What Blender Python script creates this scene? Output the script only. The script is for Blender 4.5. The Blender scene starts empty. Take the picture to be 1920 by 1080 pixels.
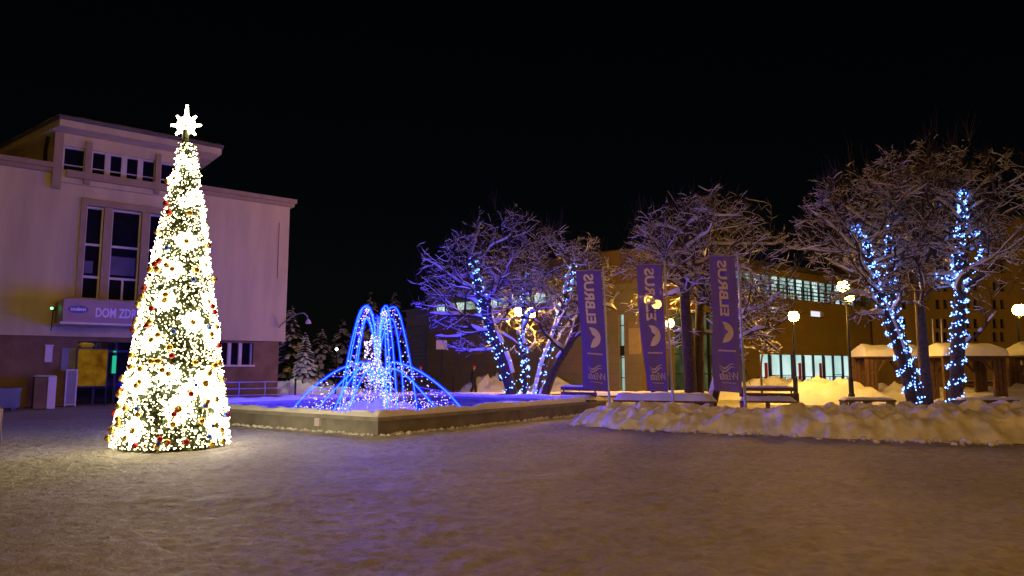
import bpy, math, random
from math import radians, sin, cos, pi, atan, sqrt
from mathutils import Vector, Matrix, noise

# ------------------------------------------------------------------ basics
scene = bpy.context.scene
COL = scene.collection
F = 1330.0                     # focal length in pixels of a 1920 wide frame
CAMZ = 1.6
TH = atan(150.0 / F)           # camera pitch
CT, ST = cos(TH), sin(TH)
UP = Vector((0, 0, 1))
V = Vector


def ray(px, py):
    x = (px - 960) / F
    y = (540 - py) / F
    return V((x, CT - y * ST, ST + y * CT))


def P(px, py, d):
    """point seen at a pixel of the photograph, d metres in front of the camera"""
    r = ray(px, py)
    t = d / r.y
    return V((r.x * t, d, CAMZ + r.z * t))


def ground(px, d, z=0.0):
    p = P(px, 690, d)
    return V((p.x, d, z))


def tag(o, label=None, cat=None, group=None, kind=None):
    if label: o['label'] = label
    if cat: o['category'] = cat
    if group: o['group'] = group
    if kind: o['kind'] = kind
    return o


def thing(name, loc, label, cat, group=None, rz=0.0):
    o = bpy.data.objects.new(name, None)
    COL.objects.link(o)
    o.location = loc
    o.rotation_euler = (0, 0, rz)
    o.empty_display_size = 0.2
    ORIG[o.name] = Matrix.Translation(V(loc)) @ Matrix.Rotation(rz, 4, 'Z')
    return tag(o, label, cat, group)


ORIG = {}


class MB:
    """collects shapes (world coordinates), then links them as one mesh object"""

    def __init__(s):
        s.v = []
        s.f = []

    def quad(s, a, b, c, d):
        n = len(s.v)
        s.v += [tuple(a), tuple(b), tuple(c), tuple(d)]
        s.f.append((n, n + 1, n + 2, n + 3))

    def tri(s, a, b, c):
        n = len(s.v)
        s.v += [tuple(a), tuple(b), tuple(c)]
        s.f.append((n, n + 1, n + 2))

    def hexa(s, p):            # 8 corners: 4 below, 4 above
        n = len(s.v)
        s.v += [tuple(q) for q in p]
        for f in ((0, 3, 2, 1), (4, 5, 6, 7), (0, 1, 5, 4), (1, 2, 6, 5), (2, 3, 7, 6), (3, 0, 4, 7)):
            s.f.append(tuple(n + i for i in f))

    def box(s, c, sx, sy, sz, rz=0.0):     # c = centre of the bottom face
        c = V(c)
        ux = V((cos(rz), sin(rz), 0)) * sx / 2
        uy = V((-sin(rz), cos(rz), 0)) * sy / 2
        b = [c - ux - uy, c + ux - uy, c + ux + uy, c - ux + uy]
        s.hexa(b + [q + UP * sz for q in b])

    def fbox(s, fr, u0, u1, n0, n1, z0, z1):
        s.hexa([fr.w(u0, n0, z0), fr.w(u1, n0, z0), fr.w(u1, n1, z0), fr.w(u0, n1, z0),
                fr.w(u0, n0, z1), fr.w(u1, n0, z1), fr.w(u1, n1, z1), fr.w(u0, n1, z1)])

    def bar(s, a, b, w, h=None, up=UP):
        a, b = V(a), V(b)
        h = h or w
        d = (b - a).normalized()
        sd = d.cross(up)
        if sd.length < 1e-4: sd = d.cross(V((1, 0, 0)))
        sd = sd.normalized() * w / 2
        u = sd.cross(d).normalized() * h / 2
        s.hexa([a - sd - u, a + sd - u, b + sd - u, b - sd - u, a - sd + u, a + sd + u, b + sd + u, b - sd + u])

    def tube(s, pts, rad, sides=6, cap=True):
        n0 = len(s.v)
        m = len(pts)
        if not hasattr(rad, '__len__'): rad = [rad] * m
        ref = None
        for i in range(m):
            a = pts[max(i - 1, 0)]
            b = pts[min(i + 1, m - 1)]
            d = (b - a)
            if d.length < 1e-9: d = V((0, 0, 1))
            d.normalize()
            if ref is None:
                ref = d.cross(V((0.31, 0.77, 0.55)))
                if ref.length < 1e-3: ref = d.cross(V((1, 0, 0)))
            e1 = (ref - d * ref.dot(d)).normalized()
            ref = e1
            e2 = d.cross(e1)
            r = rad[i]
            for k in range(sides):
                a_ = 2 * pi * k / sides
                s.v.append(tuple(pts[i] + e1 * (r * cos(a_)) + e2 * (r * sin(a_))))
        for i in range(m - 1):
            for k in range(sides):
                k2 = (k + 1) % sides
                s.f.append((n0 + i * sides + k, n0 + i * sides + k2, n0 + (i + 1) * sides + k2, n0 + (i + 1) * sides + k))
        if cap:
            s.f.append(tuple(n0 + k for k in range(sides))[::-1])
            s.f.append(tuple(n0 + (m - 1) * sides + k for k in range(sides)))

    def lathe(s, c, prof, sides=16):       # prof: (radius, height)
        c = V(c)
        s.tube([c + UP * h for r, h in prof], [r for r, h in prof], sides)

    def ball(s, c, r, seg=12, rings=7, sz=1.0):
        n0 = len(s.v)
        c = V(c)
        s.v.append(tuple(c + UP * r * sz))
        for i in range(1, rings):
            t = pi * i / rings
            for k in range(seg):
                a = 2 * pi * k / seg
                s.v.append((c.x + r * sin(t) * cos(a), c.y + r * sin(t) * sin(a), c.z + r * sz * cos(t)))
        s.v.append(tuple(c - UP * r * sz))
        last = len(s.v) - 1
        for k in range(seg):
            k2 = (k + 1) % seg
            s.f.append((n0, n0 + 1 + k, n0 + 1 + k2))
            for i in range(rings - 2):
                b = n0 + 1 + i * seg
                s.f.append((b + k, b + seg + k, b + seg + k2, b + k2))
            b = n0 + 1 + (rings - 2) * seg
            s.f.append((b + k, last, b + k2))

    def octa(s, c, r):
        n = len(s.v)
        x, y, z = c
        s.v += [(x + r, y, z), (x - r, y, z), (x, y + r, z), (x, y - r, z), (x, y, z + r), (x, y, z - r)]
        for f in ((0, 2, 4), (2, 1, 4), (1, 3, 4), (3, 0, 4), (2, 0, 5), (1, 2, 5), (3, 1, 5), (0, 3, 5)):
            s.f.append(tuple(n + i for i in f))

    def wall(s, fr, u0, u1, z0, z1, n, holes=(), depth=0.3):
        us = sorted(set([u0, u1] + [h[0] for h in holes] + [h[1] for h in holes]))
        zs = sorted(set([z0, z1] + [h[2] for h in holes] + [h[3] for h in holes]))
        for i in range(len(us) - 1):
            for j in range(len(zs) - 1):
                uc, zc = (us[i] + us[i + 1]) / 2, (zs[j] + zs[j + 1]) / 2
                if any(h[0] < uc < h[1] and h[2] < zc < h[3] for h in holes): continue
                s.quad(fr.w(us[i], n, zs[j]), fr.w(us[i + 1], n, zs[j]), fr.w(us[i + 1], n, zs[j + 1]), fr.w(us[i], n, zs[j + 1]))
        for a, b, c, d in holes:
            m = n - depth
            s.quad(fr.w(a, n, c), fr.w(a, m, c), fr.w(a, m, d), fr.w(a, n, d))
            s.quad(fr.w(b, n, c), fr.w(b, m, c), fr.w(b, m, d), fr.w(b, n, d))
            s.quad(fr.w(a, n, c), fr.w(b, n, c), fr.w(b, m, c), fr.w(a, m, c))
            s.quad(fr.w(a, n, d), fr.w(b, n, d), fr.w(b, m, d), fr.w(a, m, d))

    def snowcap(s, A, B, C, D, th, nu=12, nv=6, amp=0.5, seed=0.0, over=0.03):
        """a pillow of snow lying on the quad A B C D"""
        A, B, C, D = V(A), V(B), V(C), V(D)
        cen = (A + B + C + D) / 4
        A, B, C, D = [q + (q - cen).normalized() * over for q in (A, B, C, D)]
        n0 = len(s.v)
        for j in range(nv + 1):
            for i in range(nu + 1):
                a, b = i / nu, j / nv
                p = A.lerp(B, a).lerp(D.lerp(C, a), b)
                lu = (B - A).length * min(a, 1 - a)
                lv = (D - A).length * min(b, 1 - b)
                e = min(1.0, min(lu, lv) / max(th * 0.9, 1e-4))
                e = sqrt(max(0.0, 1 - (1 - e) ** 2))
                q = noise.noise(p * 1.7 + V((seed, 0, 0))) * 0.6 + noise.noise(p * 6.0 + V((seed, 3, 0))) * 0.4
                s.v.append(tuple(p + UP * (th * e * (1 + amp * q) - 0.01)))
        for j in range(nv):
            for i in range(nu):
                k = n0 + j * (nu + 1) + i
                s.f.append((k, k + 1, k + nu + 2, k + nu + 1))

    def mound(s, c, rx, ry, h, nu=28, nv=22, seed=0.0, rough=0.35, rz=0.0, chunk=2.2):
        c = V(c)
        n0 = len(s.v)
        for j in range(nv + 1):
            for i in range(nu + 1):
                a, b = 2 * i / nu - 1, 2 * j / nv - 1
                x, y = a * rx, b * ry
                p = V((c.x + x * cos(rz) - y * sin(rz), c.y + x * sin(rz) + y * cos(rz), c.z))
                k = max(0.0, 1 - a * a) * max(0.0, 1 - b * b)
                q = noise.noise(p * chunk + V((seed, 0, 0))) * 0.6 + abs(noise.noise(p * chunk * 2.3 + V((0, seed, 0)))) * 0.5
                s.v.append((p.x, p.y, c.z + h * (k ** 0.8) * (1 + rough * q * 1.6) - 0.02))
        for j in range(nv):
            for i in range(nu):
                k = n0 + j * (nu + 1) + i
                s.f.append((k, k + 1, k + nu + 2, k + nu + 1))

    def build(s, name, mat, parent=None, smooth=False):
        me = bpy.data.meshes.new(name)
        v = s.v
        if parent is not None:
            inv = full_matrix(parent).inverted()
            v = [tuple(inv @ V(q)) for q in v]
        me.from_pydata(v, [], s.f)
        if mat is not None: me.materials.append(mat)
        if smooth: me.polygons.foreach_set('use_smooth', [True] * len(me.polygons))
        me.update()
        o = bpy.data.objects.new(name, me)
        COL.objects.link(o)
        if parent is not None: o.parent = parent
        return o


def full_matrix(o):
    m = Matrix.Identity(4)
    while o is not None:
        m = ORIG.get(o.name, Matrix.Identity(4)) @ m
        o = o.parent
    return m


class Fr:
    """a facade: origin, direction along it, outward normal"""

    def __init__(s, o, u, n):
        s.o = V((o[0], o[1], 0))
        s.u = V((u[0], u[1], 0)).normalized()
        s.n = V((n[0], n[1], 0)).normalized()

    def w(s, u, n, z):
        return s.o + s.u * u + s.n * n + UP * z

    def hit(s, px, py, n=0.0):
        r = ray(px, py)
        cam = V((0, 0, CAMZ))
        t = (n - (cam - s.o).dot(s.n)) / r.dot(s.n)
        p = cam + r * t
        return (p - s.o).dot(s.u), p.z

    def rect(s, x0, y0, x1, y1, n=0.0):
        """pixel rectangle (top left, bottom right) -> u0,u1,z0,z1 with u0<u1"""
        ua, za = s.hit(x0, y0, n)
        ub, zb = s.hit(x1, y1, n)
        return min(ua, ub), max(ua, ub), min(za, zb), max(za, zb)


# ------------------------------------------------------------------ materials
def nodes(name):
    m = bpy.data.materials.new(name)
    m.use_nodes = True
    nt = m.node_tree
    return m, nt, nt.nodes['Principled BSDF']


def mat(name, col, rough=0.7, var=0.25, scale=3.0, bump=0.0, bscale=30.0, metal=0.0, coords='Object', spec=0.5, stretch=None):
    m, nt, b = nodes(name)
    tc = nt.nodes.new('ShaderNodeTexCoord')
    no = nt.nodes.new('ShaderNodeTexNoise')
    no.inputs['Scale'].default_value = scale
    no.inputs['Detail'].default_value = 6
    if stretch:
        mp = nt.nodes.new('ShaderNodeMapping')
        mp.inputs['Scale'].default_value = stretch
        nt.links.new(tc.outputs[coords], mp.inputs['Vector'])
        nt.links.new(mp.outputs[0], no.inputs['Vector'])
    else:
        nt.links.new(tc.outputs[coords], no.inputs['Vector'])
    rp = nt.nodes.new('ShaderNodeValToRGB')
    rp.color_ramp.elements[0].position = 0.3
    rp.color_ramp.elements[1].position = 0.7
    rp.color_ramp.elements[0].color = (*[c * (1 - var) for c in col], 1)
    rp.color_ramp.elements[1].color = (*[min(1, c * (1 + var * 0.6)) for c in col], 1)
    nt.links.new(no.outputs['Fac'], rp.inputs['Fac'])
    nt.links.new(rp.outputs['Color'], b.inputs['Base Color'])
    b.inputs['Roughness'].default_value = rough
    b.inputs['Metallic'].default_value = metal
    b.inputs['Specular IOR Level'].default_value = spec
    if bump:
        n2 = nt.nodes.new('ShaderNodeTexNoise')
        n2.inputs['Scale'].default_value = bscale
        n2.inputs['Detail'].default_value = 5
        nt.links.new(tc.outputs[coords], n2.inputs['Vector'])
        bp = nt.nodes.new('ShaderNodeBump')
        bp.inputs['Strength'].default_value = bump
        bp.inputs['Distance'].default_value = 0.02
        nt.links.new(n2.outputs['Fac'], bp.inputs['Height'])
        nt.links.new(bp.outputs['Normal'], b.inputs['Normal'])
    return m


def emit(name, col, strength):
    m = bpy.data.materials.new(name)
    m.use_nodes = True
    nt = m.node_tree
    nt.nodes.clear()
    e = nt.nodes.new('ShaderNodeEmission')
    e.inputs['Color'].default_value = (*col, 1)
    e.inputs['Strength'].default_value = strength
    o = nt.nodes.new('ShaderNodeOutputMaterial')
    nt.links.new(e.outputs[0], o.inputs[0])
    return m


def emit_tex(name, c0, c1, strength, scale):
    """a lit window: uneven brightness of the room behind the pane"""
    m = emit(name, c1, strength)
    nt = m.node_tree
    e = [n for n in nt.nodes if n.type == 'EMISSION'][0]
    tc = nt.nodes.new('ShaderNodeTexCoord')
    no = nt.nodes.new('ShaderNodeTexNoise')
    no.inputs['Scale'].default_value = scale
    no.inputs['Detail'].default_value = 3
    rp = nt.nodes.new('ShaderNodeValToRGB')
    rp.color_ramp.elements[0].position = 0.35
    rp.color_ramp.elements[1].position = 0.62
    rp.color_ramp.elements[0].color = (*c0, 1)
    rp.color_ramp.elements[1].color = (*c1, 1)
    nt.links.new(tc.outputs['Object'], no.inputs['Vector'])
    nt.links.new(no.outputs['Fac'], rp.inputs['Fac'])
    nt.links.new(rp.outputs['Color'], e.inputs['Color'])
    return m


def panel_mat(name, col, w, h, mortar=0.6, rough=0.7, msize=0.012, fr=None):
    """cladding slabs: joints follow the facade (u, z)"""
    m, nt, b = nodes(name)
    tc = nt.nodes.new('ShaderNodeTexCoord')
    geo = nt.nodes.new('ShaderNodeNewGeometry')
    dot = nt.nodes.new('ShaderNodeVectorMath')
    dot.operation = 'DOT_PRODUCT'
    nt.links.new(geo.outputs['Position'], dot.inputs[0])
    dot.inputs[1].default_value = fr.u
    sep = nt.nodes.new('ShaderNodeSeparateXYZ')
    nt.links.new(geo.outputs['Position'], sep.inputs[0])
    cb = nt.nodes.new('ShaderNodeCombineXYZ')
    nt.links.new(dot.outputs['Value'], cb.inputs['X'])
    nt.links.new(sep.outputs['Z'], cb.inputs['Y'])
    br = nt.nodes.new('ShaderNodeTexBrick')
    br.inputs['Scale'].default_value = 1.0
    br.inputs['Brick Width'].default_value = w
    br.inputs['Row Height'].default_value = h
    br.inputs['Mortar Size'].default_value = msize
    br.inputs['Mortar Smooth'].default_value = 0.3
    br.inputs['Color1'].default_value = (*col, 1)
    br.inputs['Color2'].default_value = (*[c * 0.86 for c in col], 1)
    br.inputs['Mortar'].default_value = (*[c * mortar for c in col], 1)
    nt.links.new(cb.outputs[0], br.inputs['Vector'])
    no = nt.nodes.new('ShaderNodeTexNoise')
    no.inputs['Scale'].default_value = 0.8
    no.inputs['Detail'].default_value = 8
    nt.links.new(geo.outputs['Position'], no.inputs['Vector'])
    mx = nt.nodes.new('ShaderNodeMix')
    mx.data_type = 'RGBA'
    mx.blend_type = 'MULTIPLY'
    mx.inputs[0].default_value = 0.45
    nt.links.new(br.outputs['Color'], mx.inputs[6])
    nt.links.new(no.outputs['Color'], mx.inputs[7])
    nt.links.new(mx.outputs[2], b.inputs['Base Color'])
    b.inputs['Roughness'].default_value = rough
    bp = nt.nodes.new('ShaderNodeBump')
    bp.inputs['Strength'].default_value = 0.4
    bp.inputs['Distance'].default_value = 0.01
    nt.links.new(br.outputs['Fac'], bp.inputs['Height'])
    bp.invert = True
    nt.links.new(bp.outputs['Normal'], b.inputs['Normal'])
    return m


def ground_mat():
    m, nt, b = nodes('trampled_snow')
    geo = nt.nodes.new('ShaderNodeNewGeometry')

    def ns(scale, det, rough=0.6, dist=0.0):
        n = nt.nodes.new('ShaderNodeTexNoise')
        n.inputs['Scale'].default_value = scale
        n.inputs['Detail'].default_value = det
        n.inputs['Roughness'].default_value = rough
        n.inputs['Distortion'].default_value = dist
        nt.links.new(geo.outputs['Position'], n.inputs['Vector'])
        return n
    vo = nt.nodes.new('ShaderNodeTexVoronoi')
    vo.feature = 'SMOOTH_F1'
    vo.inputs['Scale'].default_value = 4.2
    vo.inputs['Randomness'].default_value = 1.0
    n0 = ns(2.0, 3)
    ad = nt.nodes.new('ShaderNodeVectorMath')
    ad.operation = 'MULTIPLY_ADD'
    nt.links.new(n0.outputs['Color'], ad.inputs[0])
    ad.inputs[1].default_value = (0.5, 0.5, 0.5)
    nt.links.new(geo.outputs['Position'], ad.inputs[2])
    nt.links.new(ad.outputs[0], vo.inputs['Vector'])
    n1 = ns(7.0, 6, 0.65, 0.4)
    n2 = ns(34.0, 5, 0.7)
    s1 = nt.nodes.new('ShaderNodeMath'); s1.operation = 'MULTIPLY_ADD'
    nt.links.new(n1.outputs['Fac'], s1.inputs[0]); s1.inputs[1].default_value = 1.0
    nt.links.new(vo.outputs['Distance'], s1.inputs[2])
    s2 = nt.nodes.new('ShaderNodeMath'); s2.operation = 'MULTIPLY_ADD'
    nt.links.new(n2.outputs['Fac'], s2.inputs[0]); s2.inputs[1].default_value = 0.7
    nt.links.new(s1.outputs[0], s2.inputs[2])
    bp = nt.nodes.new('ShaderNodeBump')
    bp.inputs['Strength'].default_value = 1.0
    bp.inputs['Distance'].default_value = 0.15
    nt.links.new(s2.outputs[0], bp.inputs['Height'])
    nt.links.new(bp.outputs['Normal'], b.inputs['Normal'])
    n3 = ns(0.35, 5)
    rp = nt.nodes.new('ShaderNodeValToRGB')
    rp.color_ramp.elements[0].position = 0.35
    rp.color_ramp.elements[1].position = 0.7
    rp.color_ramp.elements[0].color = (0.62, 0.60, 0.58, 1)
    rp.color_ramp.elements[1].color = (0.82, 0.82, 0.83, 1)
    nt.links.new(n3.outputs['Fac'], rp.inputs['Fac'])
    mx = nt.nodes.new('ShaderNodeMix')
    mx.data_type = 'RGBA'
    mx.blend_type = 'MULTIPLY'
    mx.inputs[0].default_value = 0.5
    nt.links.new(rp.outputs['Color'], mx.inputs[6])
    rp2 = nt.nodes.new('ShaderNodeValToRGB')
    rp2.color_ramp.elements[0].position = 0.38
    rp2.color_ramp.elements[1].position = 0.6
    rp2.color_ramp.elements[0].color = (0.5, 0.48, 0.46, 1)
    nt.links.new(n1.outputs['Fac'], rp2.inputs['Fac'])
    nt.links.new(rp2.outputs['Color'], mx.inputs[7])
    nt.links.new(mx.outputs[2], b.inputs['Base Color'])
    b.inputs['Roughness'].default_value = 0.65
    b.inputs['Specular IOR Level'].default_value = 0.3
    return m


M = {}
M['ground'] = ground_mat()
M['snow'] = mat('snow', (0.82, 0.83, 0.86), 0.7, 0.06, 4, 0.5, 18, spec=0.3)
M['bank'] = mat('ploughed_snow', (0.80, 0.79, 0.80), 0.75, 0.22, 2.2, 0.9, 9, spec=0.25)
M['bark'] = mat('bark', (0.075, 0.05, 0.035), 0.9, 0.5, 9, 0.9, 25)
M['twig'] = mat('twig', (0.06, 0.04, 0.03), 0.9, 0.3, 5)
M['spruce'] = mat('spruce_needles', (0.03, 0.07, 0.035), 0.8, 0.45, 5)
M['fir'] = mat('artificial_needles', (0.075, 0.10, 0.045), 0.6, 0.4, 9)
M['plaster'] = mat('cream_plaster', (0.68, 0.58, 0.30), 0.85, 0.16, 0.9, 0.2, 30, stretch=(1.6, 1.6, .22))
M['stone_trim'] = mat('beige_trim', (0.42, 0.32, 0.17), 0.8, 0.12, 2, 0.2, 30)
M['plinth'] = mat('brown_stone', (0.23, 0.145, 0.07), 0.85, 0.3, 1.5, 0.5, 14)
M['white_frame'] = mat('white_frame', (0.66, 0.62, 0.55), 0.4, 0.04)
M['dark_glass'] = mat('dark_glass', (0.012, 0.012, 0.018), 0.06, 0.2, 1.0)
M['metal_dark'] = mat('dark_metal', (0.03, 0.03, 0.033), 0.45, 0.2, 6, metal=0.6)
M['metal_grey'] = mat('grey_metal', (0.45, 0.45, 0.47), 0.4, 0.15, 6, metal=0.7)
M['roof_metal'] = mat('roof_metal', (0.13, 0.12, 0.13), 0.6, 0.2, 3)
M['concrete'] = mat('concrete', (0.24, 0.225, 0.2), 0.85, 0.3, 1.8, 0.5, 24)
M['coping'] = mat('coping_stone', (0.34, 0.32, 0.29), 0.8, 0.25, 2.5, 0.4, 30)
M['wood'] = mat('wood', (0.14, 0.075, 0.035), 0.75, 0.4, 7, 0.4, 30)
M['sign'] = mat('sign_panel', (0.40, 0.27, 0.24), 0.6, 0.06, 2)
M['sign_letter'] = mat('sign_letter', (0.80, 0.74, 0.82), 0.5, 0.03)
M['navy'] = mat('navy_enamel', (0.03, 0.03, 0.30), 0.35, 0.1)
M['grey_panel'] = mat('grey_panel', (0.25, 0.25, 0.28), 0.6, 0.1)
M['red'] = mat('red_bauble', (0.34, 0.02, 0.012), 0.2, 0.1, metal=0.5)
M['gold'] = mat('gold_bauble', (0.75, 0.5, 0.16), 0.2, 0.1, metal=0.8)
M['bluebauble'] = mat('blue_bauble', (0.03, 0.1, 0.5), 0.15, 0.1, metal=0.5)
M['ochre'] = mat('ochre_plaster', (0.18, 0.12, 0.025), 0.85, 0.22, 0.8, 0.2, 30, stretch=(1.5, 1.5, .25))
M['fascia'] = mat('dark_fascia', (0.05, 0.04, 0.03), 0.7, 0.2)
M['cloth_dark'] = mat('dark_cloth', (0.035, 0.035, 0.04), 0.9, 0.2, 8)
M['cloth_brown'] = mat('brown_cloth', (0.12, 0.085, 0.06), 0.9, 0.2, 8)
M['cloth_red'] = mat('red_knit', (0.55, 0.07, 0.05), 0.9, 0.2, 20)
M['skin'] = mat('skin', (0.55, 0.33, 0.25), 0.55, 0.05)
M['leaf'] = mat('hedge_leaves', (0.06, 0.06, 0.025), 0.8, 0.4, 6)
M['curtain'] = mat('magenta_panel', (0.5, 0.03, 0.12), 0.8, 0.1)
M['water'] = mat('basin_ice_blue_glow', (0.05, 0.07, 0.42), 0.55, 0.3, 1.2, 0.5, 5)  # the fountain's blue light is put into the ice colour
M['reflection_band'] = mat('painted_reflection', (0.10, 0.09, 0.16), .6, .3, 1.5)  # dull lilac standing in for reflections on the tall window
M['notice'] = mat('white_board', (0.7, 0.62, 0.7), 0.6, 0.05)

WARM = (1.0, 0.80, 0.42)
M['bulb_warm'] = emit('warm_white_bulb', WARM, 17.0)
M['flake'] = emit('warm_white_tube', (1.0, 0.86, 0.55), 27.0)
M['rope_core'] = emit('blue_rope_core', (0.0014, 0.0072, 1.0), 75.0)
M['rope_blue'] = emit('blue_rope_halo_sleeve', (0.0002, 0.0012, 1.0), 22.0)
_nt = M['rope_blue'].node_tree            # clear sleeve with the blue halo put in as emission; core shines through
_e = [n for n in _nt.nodes if n.type == 'EMISSION'][0]
_o = [n for n in _nt.nodes if n.type == 'OUTPUT_MATERIAL'][0]
_t = _nt.nodes.new('ShaderNodeBsdfTransparent')
_a = _nt.nodes.new('ShaderNodeAddShader')
_nt.links.new(_e.outputs[0], _a.inputs[0]); _nt.links.new(_t.outputs[0], _a.inputs[1]); _nt.links.new(_a.outputs[0], _o.inputs[0])
M['bulb_pink'] = emit('fountain_bulb', (0.5, 0.4, 1.0), 4.0)
M['bulb_blue'] = emit('fountain_blue_bulb', (0.001, 0.004, 1.0), 90.0)
M['bulb_ice'] = emit('ice_white_bulb', (0.10, 0.24, 1.0), 13.0)
M['globe'] = emit('sodium_globe', (1.0, 0.50, 0.05), 320.0)
M['win_cool'] = emit_tex('lit_hall_window', (0.22, 0.36, 0.34), (0.55, 0.80, 0.74), 0.75, 0.7)
M['win_bright'] = emit_tex('lit_gym_window', (0.45, 0.72, 0.68), (0.75, 0.98, 0.92), 0.95, 0.4)
M['win_dim'] = emit_tex('dim_hall_window', (0.03, 0.035, 0.012), (0.16, 0.18, 0.07), 0.6, 0.5)
M['win_white'] = emit('small_lit_window', (0.9, 0.86, 0.95), 1.0)
M['poster'] = emit_tex('backlit_poster', (0.16, 0.06, 0.004), (0.36, 0.17, 0.012), 0.45, 2.4)
M['green'] = emit('green_tube', (0.03, 0.7, 0.4), 0.7)
M['green_led'] = emit('green_led', (0.15, 1.0, 0.25), 14.0)
M['white_lamp'] = emit('cold_lamp', (0.75, 1.0, 0.9), 26.0)

# ------------------------------------------------------------------ camera, world, sun
cam_d = bpy.data.cameras.new('camera')
cam = bpy.data.objects.new('camera', cam_d)
COL.objects.link(cam)
cam.location = (0, 0, CAMZ)
cam.rotation_euler = (pi / 2 + TH, 0, 0)
cam_d.sensor_width = 36
cam_d.lens = 36 * F / 1920
cam_d.clip_end = 2000
cam_d.clip_start = 0.05
scene.camera = cam

SUN_EL, SUN_ROT = radians(32), radians(165)
w = bpy.data.worlds.new('World')
scene.world = w
w.use_nodes = True
nt = w.node_tree
bg = nt.nodes['Background']
sky = nt.nodes.new('ShaderNodeTexSky')
sky.sky_type = 'NISHITA'
sky.sun_disc = False
sky.sun_elevation = SUN_EL
sky.sun_rotation = SUN_ROT
nt.links.new(sky.outputs[0], bg.inputs['Color'])
bg.inputs['Strength'].default_value = 0.0003

sd = bpy.data.lights.new('fill_sun', 'SUN')  # added dim warm fill for base light, no moon in the sky
so = bpy.data.objects.new('fill_sun', sd)
COL.objects.link(so)
sd.energy = 0.08
sd.angle = radians(12)
sd.color = (1.0, 0.50, 0.18)
sdir = V((sin(SUN_ROT) * cos(SUN_EL), cos(SUN_ROT) * cos(SUN_EL), sin(SUN_EL)))
so.rotation_euler = sdir.to_track_quat('Z', 'Y').to_euler()


def lamp_light(name, loc, power, col, radius=0.25):
    l = bpy.data.lights.new(name, 'POINT')
    l.energy = power
    l.color = col
    l.shadow_soft_size = radius
    o = bpy.data.objects.new(name, l)
    COL.objects.link(o)
    o.location = loc
    return o


# unseen street lights assumed around the square, some added as fill
lamp_light('unseen_square_light', (6, -7, 6.5), 2000, (1.0, 0.47, 0.07))
lamp_light('unseen_square_light', (-1.5, 10.5, 10.5), 800, (1.0, 0.47, 0.20))  # added overhead out of view, brightens mid snow and house front
lamp_light('unseen_square_light', (-1, -4, 6.5), 520, (1.0, 0.50, 0.10))  # added warm fill for the foreground snow
lamp_light('unseen_square_light', (14, 1, 4.6), 620, (1.0, 0.50, 0.03))
lamp_light('unseen_square_light', (44, 34, 8), 1500, (1.0, 0.55, 0.08))  # added beyond the right edge to brighten the far ochre house

scene.view_settings.view_transform = 'Standard'
scene.view_settings.look = 'None'
scene.view_settings.gamma = 1.0
scene.view_settings.exposure = 0.0
cy = scene.cycles
cy.use_denoising = True
cy.use_light_tree = True
cy.max_bounces = 6
cy.diffuse_bounces = 3
cy.glossy_bounces = 3
cy.transparent_max_bounces = 12
cy.sample_clamp_indirect = 3.0
cy.sample_clamp_direct = 0.0

# ------------------------------------------------------------------ ground
def lines(lo, hi, fine_lo, fine_hi, fine, grow=1.18):
    out = []
    x = fine_lo
    while x <= fine_hi:
        out.append(x); x += fine
    st = fine
    x = fine_hi
    while x < hi:
        st *= grow; x += st; out.append(min(x, hi))
    st = fine
    x = fine_lo
    left = []
    while x > lo:
        st *= grow; x -= st; left.append(max(x, lo))
    return sorted(set(left + out))


def ground_z(x, y):
    p = V((x, y, 0))
    a = max(0.0, min(1.0, (34 - y) / 10))
    z = noise.noise(p * 0.35) * 0.03 + noise.noise(p * 1.5) * 0.02 - 0.03
    if -14 < x < 14 and y < 24:
        d = noise.voronoi(p * 2.6 + V((noise.noise(p * 3) * .5, noise.noise(p * 3 + V((7, 0, 0))) * .5, 0)))[0]
        z += (min(d[0], .45) - .45) * .035 + abs(noise.noise(p * 5.5)) * .030 + noise.noise(p * 12) * .014
    return z * a - 0.01


b = MB()
xs = lines(-260, 260, -11, 11, 0.06)
ys = lines(-40, 420, 5, 19, 0.06)
for y in ys:
    for x in xs:
        b.v.append((x, y, ground_z(x, y)))
nx = len(xs)
for j in range(len(ys) - 1):
    for i in range(nx - 1):
        k = j * nx + i
        b.f.append((k, k + 1, k + nx + 1, k + nx))
g = b.build('ground', M['ground'], None, True)
tag(g, kind='structure')

# ------------------------------------------------------------------ letters
def text_mesh(body, size, bold=0.0, shear=0.0):
    """outline of a text as (verts, faces) in its own plane"""
    c = bpy.data.curves.new('letters', 'FONT')
    c.body = body
    c.size = size
    c.offset = bold
    c.shear = shear
    c.resolution_u = 3
    o = bpy.data.objects.new('letters', c)
    COL.objects.link(o)
    dg = bpy.context.evaluated_depsgraph_get()
    me = bpy.data.meshes.new_from_object(o.evaluated_get(dg))
    v = [q.co.copy() for q in me.vertices]
    f = [tuple(p.vertices) for p in me.polygons]
    bpy.data.objects.remove(o)
    bpy.data.curves.remove(c)
    bpy.data.meshes.remove(me)
    return v, f


def put_text(mb, vf, fn):
    n = len(mb.v)
    mb.v += [tuple(fn(q.x, q.y)) for q in vf[0]]
    mb.f += [tuple(n + i for i in f) for f in vf[1]]


# ------------------------------------------------------------------ left building
C0 = P(533, 690, 36)
LB = Fr((C0.x, C0.y), (-0.777, -0.63), (0.63, -0.777))
lb = thing('spa_house', (C0.x, C0.y, 0), 'pale plastered two storey house with raised roof block and brown stone ground floor', 'building')
ZB = LB.hit(524, 640)[1]
ZT = LB.hit(538, 388)[1]
ULEN = 34.0
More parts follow.
